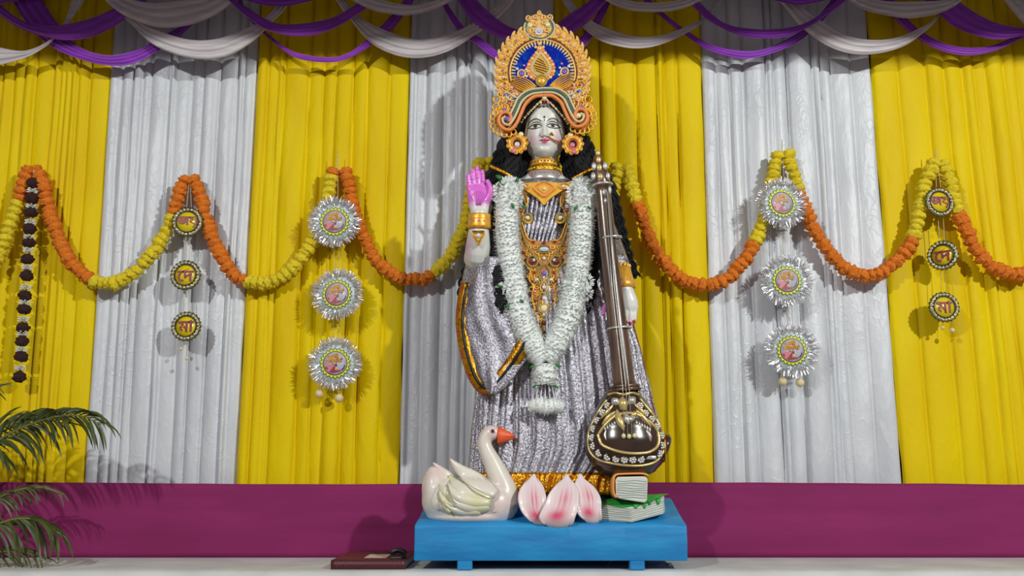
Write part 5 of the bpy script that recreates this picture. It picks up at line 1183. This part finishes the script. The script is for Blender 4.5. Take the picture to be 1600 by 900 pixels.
for k in range(8):
    y = 751 + k * 3.7; m = MB(); m.tube([K(lerp(962, 1007, i / 8), y + .8 * sin(i + k), -.0565) for i in range(9)], .0012, 5); m.build('page_line', M['page_groove'], b2o)

# ================================================================== swan
W_ = plane(0.10)
wb = W_(735, 818, 0); wb.z = .172
swn = thing('swan_figure', 'white painted swan figure with orange beak on the blue stand', 'swan', wb)
sbm = MB()
def blob(px, py, dy, rx, ry, rz, q=W_): c = q(px, py, dy); sbm.sphere(c, rx * .00262, ry, rz * .00262, 28, 18)
blob(735, 785, .02, 70, .115, 35); blob(772, 786, .01, 37, .095, 34); blob(700, 782, .02, 40, .100, 36); blob(678, 765, .02, 19, .070, 36); blob(735, 806, .015, 66, .105, 14)
SN = [(786, 784, .0, 27), (787, 766, -.005, 20.5), (779, 744, -.005, 16.5), (769, 722, -.005, 13.8), (760, 704, -.005, 11.8), (757, 690, -.005, 10.6), (762, 679, -.005, 10.8), (769, 676, -.005, 11.6), (775, 678, -.005, 10.0), (779, 681, -.005, 8.5)]
S = spline([(*W_(a, b, d), r * .00262) for a, b, d, r in SN], 44); sbm.tube([Vector(s[:3]) for s in S], [s[3] for s in S], 20)
so = sbm.build('body', M['swan'], swn); remesh(so, .0055, 8); sub(so)
bkm = MB(); BK = [(777, 680.5, 12.6), (782, 680.5, 12.4), (789, 681, 9.6), (798, 682, 5.8), (804.5, 682.5, 2.2)]
bkm.grid([ellipse_ring(plane(.095), 0, 0, 0, 0, 0, 18)] and [[W_(x, y, -.005) + Vector((0, r * .0021 * cos(t), r * .00262 * sin(t))) for t in [j * TAU / 18 for j in range(18)]] for x, y, r in BK], True, False, True)
bkk = bkm.build('beak', M['beak'], swn); sub(bkk)
m = MB(); m.tube([W_(779, 684, -.029), W_(788, 682.5, -.024), W_(798, 682.5, -.016), W_(804, 683, -.009)], .0016, 5); m.build('beak_line', M['black_ink'], bkk)
m = MB(); m.tube([W_(781, 676, -.026), W_(787, 679, -.024), W_(792, 680.5, -.019)], .0012, 5); m.build('beak_line', M['black_ink'], bkk)
m = MB(); m.sphere(W_(770, 674.5, -.0335), .0062, .0035, .0062, 10, 8); ey = m.build('eye', M['black_ink'], swn)
m = MB(); m.tube([W_(770 + 3.8 * cos(t), 674.5 + 3.2 * sin(t), -.034) for t in [j * TAU / 14 for j in range(14)]], .0010, 5, closed=True); m.build('eye_ring', M['gem_pink'], swn)
def swan_y(px, py):
    """front of the swan's flank"""
    e = ((px - 733) / 74) ** 2 + ((py - 782) / 38) ** 2
    return .020 - .118 * math.sqrt(max(0.03, 1 - e))
def feather(pts, wpx, mt='feather', lift=.006, nm='feather', th=.010):
    S = spline(pts, 18); rows = []
    for j in range(7):
        s = j / 6 * 2 - 1; row = []
        for i, (x, y) in enumerate(S):
            a = S[max(0, i - 1)]; b = S[min(17, i + 1)]; dx, dy = b[0] - a[0], b[1] - a[1]; l = math.hypot(dx, dy); w_ = wpx * (sin(PI * min(1, (.10 + .9 * i / 17) ** .9 * .93 + .05)) ** .7)
            qx = x - dy / l * w_ * s; qy = y + dx / l * w_ * s
            row.append(W_(qx, qy, swan_y(qx, qy) - lift - th * (1 - s * s) - .002 * sin(i * .8)))
        rows.append(row)
    m = MB(); m.grid(rows); return solid(m.build(nm, M[mt], swn), .006)
# near wing: upper lobe with raised tip, then layered feathers; far wing and tail behind
feather([(776, 772), (758, 758), (738, 746), (722, 736), (711, 726), (704, 717)], 12, 'swan', .022, 'wing_edge')
feather([(770, 776), (744, 772), (722, 762), (708, 750), (702, 742)], 12, 'feather', .014)
feather([(768, 784), (742, 783), (722, 776), (708, 766), (703, 754)], 10, 'feather', .017)
feather([(766, 791), (742, 793), (722, 788), (708, 780), (704, 770)], 9, 'feather', .014)
feather([(752, 799), (730, 800), (710, 795), (698, 786)], 8, 'feather', .010)
feather([(724, 762), (708, 752), (694, 740), (684, 730), (677, 723)], 9, 'swan', .004, 'wing_edge')
feather([(716, 776), (702, 770), (692, 760), (688, 750)], 8, 'feather', .006)
feather([(712, 788), (700, 784), (691, 776), (688, 766)], 7, 'feather', .006)
feather([(706, 799), (695, 793), (689, 784)], 6, 'feather', .006)
for k in range(7):
    x0 = 667 + k * 4.0; feather([(684 + k * 2.0, 800 - k * 1.2), (674 + k * 2.8, 780 - k * 2), (667 + k * 3.2, 758 - k * 2.2), (664.5 + k * 3.4, 741 - k * 1.4)], 3.6, 'swan', .002, 'tail_feather', .005)
for pts in ([(704, 744), (722, 750), (742, 766), (764, 777), (774, 775)], [(704, 745), (704, 764), (712, 782), (728, 790), (738, 794)], [(688, 750), (688, 772), (696, 792), (716, 806), (742, 809)], [(770, 800), (784, 796)], [(752, 806), (768, 804)]):
    S = spline(pts, 24); m = MB(); m.tube([W_(x, y, swan_y(x, y) - .030 * max(.2, 1 - abs(y - 770) / 60)) for x, y in S], [.0016 * (sin(PI * (i + 1) / 25) + .2) for i in range(24)], 5); m.build('painted_line', M['swan_line'], swn)

# ================================================================== lotus
LQ = plane(0.03)
lo_ = thing('lotus_figure', 'white and pink painted lotus petals at the feet of the statue', 'lotus', Vector((P(872, 818, .03).x, .15, .175)))
def petal(path, seed, dyb=0.0):
    """path: (px, py, dy, halfwidth px) from the lower lip up to the tip"""
    S = spline(path, 26); nv = 17; rows = []
    for i, (x, y, dy, wv) in enumerate(S):
        row = []
        for j in range(nv):
            s = j / (nv - 1) * 2 - 1; t = i / 25
            cup = .010 * s * s - .016 * abs(s) ** 5 + .0022 * sin(s * 22 + seed) * sin(PI * t) * (1 - s * s)
            row.append(LQ(x + s * wv, y - 2.5 * s * s * (1 - 2 * t), dy + cup + dyb))
        rows.append(row)
    m = MB(); m.grid(rows); o = m.build('petal', M['lotus'], lo_)
    a = o.data.color_attributes.new('paint', 'FLOAT_COLOR', 'POINT'); rg = random.Random(seed)
    wh = Vector(srgb(238, 222, 222)[:3]); pk = Vector(srgb(214, 60, 104)[:3])
    for i in range(26):
        for j in range(nv):
            s = j / (nv - 1) * 2 - 1; t = i / 25
            st = .55 + .45 * sin(s * 21 + seed * 2)
            f = 1.0 * math.exp(-((t - .54) / .19) ** 2 - ((s - .15) / .42) ** 2) * st + .95 * math.exp(-((t - .24) / .11) ** 2 - ((s + .05) / .55) ** 2)
            a.data[i * nv + j].color = (*wh.lerp(pk, min(1, f)), 1)
    solid(o, .006)
petal([(848, 823, .004, 8), (846, 818, -.018, 16), (840, 808, -.034, 20), (834, 797, -.030, 21), (832, 784, -.026, 22.5), (831, 771, -.014, 21.5), (832, 759, .006, 17.5), (833, 750, .022, 11), (835, 742, .032, 1)], 1)
petal([(872, 825, -.012, 12), (871, 820, -.034, 23), (869, 810, -.050, 28), (873, 798, -.046, 28), (877, 785, -.038, 26), (880, 772, -.024, 24), (883, 760, -.004, 18.5), (885, 751, .014, 11.5), (887, 742, .026, 1)], 2)
petal([(926, 818, -.004, 8), (925, 814, -.022, 14), (920, 804, -.034, 19), (918, 794, -.030, 20.5), (917, 782, -.024, 21.5), (915, 770, -.010, 20), (912, 758, .008, 15.5), (909, 750, .022, 9.5), (907, 741, .032, 1)], 3)
m = MB(); cx = P(868, 800, .25).x; m.grid([[Vector((cx + r * 1.28 * cos(t), .235 + r * sin(t) * .85, z)) for t in [k * TAU / 40 for k in range(40)]] for r, z in ((.02, .172), (.150, .172), (.176, .200), (.185, .240), (.170, .268), (.02, .272))], True, False, True); m.build('lotus_base', M['blue_paint'], lo_)
for k in range(9):                                                   # petals round the back
    a = lerp(.15, PI - .15, k / 8); c = Vector((cx + .235 * cos(a), .235 + .165 * sin(a), .172)); d = Vector((cos(a), sin(a), 0)); e = Vector((-sin(a), cos(a), 0)); rows = []
    for i in range(10):
        t = i / 9; rows.append([c + d * (.03 * sin(PI * t) - .01 * t + .02 * (s * s) * -1) + e * (.046 * s * sin(PI * min(1, .12 + .88 * t)) ** .7) + Vector((0, 0, .11 * t)) for s in [j / 6 * 2 - 1 for j in range(7)]])
    m = MB(); m.grid(rows); o = solid(m.build('petal', M['lotus'], lo_), .005); ca = o.data.color_attributes.new('paint', 'FLOAT_COLOR', 'POINT')
    for v in ca.data: v.color = (*srgb(234, 208, 214)[:3], 1)

# ================================================================== blue stand
stb = P(860, 888, .2); stb.z = 0; stb.y = .2
sd = thing('blue_stand', 'blue painted wooden stand with sloping top carrying the statue', 'stand', stb)
PRF = [(0.0, .034), (0.0, .10), (0.0, .158), (.006, .168), (.020, .173), (.08, .182), (.16, .198), (.25, .222), (.33, .243), (.41, .256), (.425, .250), (.43, .236), (.43, .034)]
xl0, xl1 = P(647, 850, 0).x, P(669, 778, .42).x; xr0, xr1 = P(1074, 850, 0).x, P(1047, 772, .42).x
rows = []
for i in range(81):
    s = i / 80; row = []
    for j, (y, z) in enumerate(PRF):
        t = min(1, y / .42); ease = t ** .8
        x = lerp(lerp(xl0, xl1, ease), lerp(xr0, xr1, ease), s) + .003 * noise.noise(Vector((y * 9, z * 12, s * 2)))
        n_ = noise.noise(Vector((x * 6, y * 7, 1))) * .004 if 2 <= j <= 11 else 0
        fy = -.002 * noise.noise(Vector((x * 5, z * 20, 4))) if j < 3 else 0
        row.append(Vector((x, y + fy, z + n_ - (.006 * (abs(2 * s - 1) ** 10) if 3 <= j <= 11 else 0))))
    rows.append(row)
m = MB(); m.grid(rows, True, False, True); bevel(m.build('mound_top', M['blue_paint'], sd), .003)
for px in (726, 996):
    for y0, y1 in ((-.004, .045), (.37, .42)):
        x = P(px, 885, 0).x; m = MB(); m.box(x - .028, x + .028, y0 + (.004 if y0 < 0 else 0), y1, 0.0, .036, .004); m.build('leg', M['blue_paint'], sd, smooth=False)

# ================================================================== small things on the stage
rx0 = P(517, 890, .03).x; rx1 = P(634, 890, .03).x
rg = thing('register_book', 'large flat maroon register book lying on the white stage cloth', 'book', ((rx0 + rx1) / 2, .24, 0))
m = MB(); m.box(rx0 + .004, rx1 - .004, .040, .440, .0045, .0295); m.build('pages', M['paper'], rg, smooth=False)
for z in (0.0, .029):
    m = MB(); m.box(rx0, rx1, .032, .446, z, z + .005, .0015); m.build('cover', M['register'], rg, smooth=False)
m = MB(); rows = [[Vector((x, .034 - .008 * sin(PI * t), .001 + .032 * t)) for x in (rx0, rx0 + .02, rx0 + .03, rx0 + .1, rx0 + .2, rx1 - .03, rx1 - .02, rx1)] for t in [k / 8 for k in range(9)]]
m.grid(rows); sp = solid(m.build('spine', M['register_spine'], rg), .004); sub(sp)
for x in (rx0 + .022, rx0 + .055, rx1 - .045):
    m = MB(); m.tube([Vector((x, .0335 - .0105 * sin(PI * t), .001 + .032 * t)) for t in [k / 10 for k in range(11)]], .0028, 6); m.build('spine_rib', M['register'], sp)
la = P(572, 870, .2).x; m = MB(); m.box(P(571, 870, .15).x, P(605, 870, .15).x, .12, .27, .034, .0346); m.build('title_label', M['paper'], rg, smooth=False)
bx0 = P(609, 872, .08).x; bx1 = P(632, 872, .08).x
ph_ = thing('camera_clip', 'small black clip resting on the maroon register book', 'clip', ((bx0 + bx1) / 2, .1, .0345))
m = MB(); m.box(bx0, bx1, .07, .14, .0345, .050, .003); m.build('case', M['black_plastic'], ph_, smooth=False)
m = MB(); m.tube([Vector((lerp(bx0, bx1, t), .105, .050 + .014 * sin(PI * t) ** .6)) for t in [k / 10 for k in range(11)]], [.010] * 11, 8); m.build('grip', M['black_plastic'], ph_)
m = MB(); m.box(bx0 + .004, bx1 - .012, .0688, .0700, .038, .041); m.build('metal_strip', M['steel'], ph_, smooth=False)
for i, pts in enumerate(([(948, 884), (953, 878), (958, 875)], [(1040, 884), (1047, 880), (1052, 886)], [(1022, 882), (1034, 879), (1046, 882)])):
    S = spline([(*P(x, y, .06),) for x, y in pts], 10); m = MB(); m.tube([Vector((s[0], s[1], max(.003, s[2]))) for s in S], .0018, 5)
    o = m.build('twig', M['twig'], base=(S[0][0], S[0][1], 0)); tag(o, ['thin dry twig under the middle of the blue stand', 'bent dry twig just right of the stand\'s right leg', 'long dry twig lying under the stand\'s right corner'][i], 'twig', 'dry twigs under the stand')

# ================================================================== potted palm at the left
pb = Vector((P(-105, 880, .24).x, .24, 0))
pl = thing('potted_palm', 'green palm plant reaching in from the left edge of the stage', 'plant', pb)
m = MB(); m.grid([[Vector((pb.x + r * cos(t), pb.y + r * sin(t), z)) for t in [k * TAU / 32 for k in range(32)]] for r, z in ((.01, .0), (.085, .0), (.115, .17), (.130, .172), (.130, .20), (.112, .20), (.108, .18))], True); m.build('pot', M['terracotta'], pl)
m = MB(); m.grid([[Vector((pb.x + r * cos(t), pb.y + r * sin(t), .182)) for t in [k * TAU / 24 for k in range(24)]] for r in (.005, .109)], True); m.build('soil', M['soil'], pl)
def frond(pts, nleaf, llen, seed, t0=.2, droop=1.0, up=1.0):
    rg = random.Random(seed); S = spline([tuple(P(x, y, Y)) for x, y, Y in pts], 40); W = [Vector(s) for s in S]
    m = MB(); m.tube([pb + Vector((rg.uniform(-.03, .03), rg.uniform(-.03, .03), .18))] + W, [.008] + [.0065 * (1 - .8 * i / 40) + .001 for i in range(40)], 7); fr = m.build('frond', M['palm_stem'], pl); sub(fr)
    for k in range(nleaf):
        t = lerp(t0, .985, k / (nleaf - 1)); i = int(t * 39); p = W[i]; tg = (W[min(39, i + 1)] - W[max(0, i - 1)]).normalized()
        for sd_ in (-1, 1):
            nrm = Vector((-tg.z, 0, tg.x)) * sd_; dep = Vector((0, rg.uniform(-.55, .55) + sd_ * .25, 0))
            L = llen * (.55 + .45 * sin(PI * min(1, .15 + t * .8))) * rg.uniform(.82, 1.1)
            d = (tg * (.75 + .3 * t) + nrm * (.75 - .25 * t) * (up if nrm.z > 0 else 1.0) + dep).normalized()
            sidev = d.cross(Vector((0, 1, 0))); sidev = (sidev + Vector((0, rg.uniform(-.8, .8), 0))).normalized()
            A_, B_, Cc = [], [], []
            q = p.copy(); dd = d.copy(); n = 7
            for j in range(n):
                u = j / (n - 1); wv = .0062 * (sin(PI * min(1, .12 + u * .86)) ** .75) * (L / .16)
                s2 = dd.cross(sidev).cross(dd).normalized()
                A_.append(q - s2 * wv); B_.append(q + Vector((0, -.0025, .0015)) * (1 - u)); Cc.append(q + s2 * wv)
                q = q + dd * L / (n - 1); dd = (dd + Vector((0, 0, -.20 * droop * (1 + .6 * u)))).normalized()
            m = MB(); m.grid([A_, B_, Cc]); m.build('leaflet', M['palm_leaf'], fr)
frond([(-85, 800, .24), (-55, 738, .22), (-10, 694, .20), (35, 668, .17), (85, 652, .14), (128, 650, .12), (158, 664, .11)], 36, .205, 1, .20, 1.25)
frond([(-85, 770, .26), (-60, 715, .26), (-20, 680, .26), (25, 662, .25), (70, 656, .24), (105, 664, .23)], 22, .16, 6, .25, .8)
frond([(-85, 840, .24), (-45, 800, .24), (0, 776, .24), (35, 764, .24), (66, 762, .24), (92, 770, .24)], 22, .115, 2, .3, 1.1, .5)
frond([(-85, 870, .22), (-40, 838, .18), (0, 818, .14), (35, 810, .11), (70, 816, .09), (92, 834, .08)], 17, .205, 3, .35, 1.35, .15)
frond([(-85, 880, .20), (-40, 868, .17), (0, 862, .14), (35, 862, .12), (66, 872, .11)], 14, .13, 4, .35, .6, .4)
frond([(-95, 790, .24), (-85, 700, .22), (-60, 640, .20), (-25, 612, .18), (2, 606, .17)], 16, .13, 5, .4, .6)
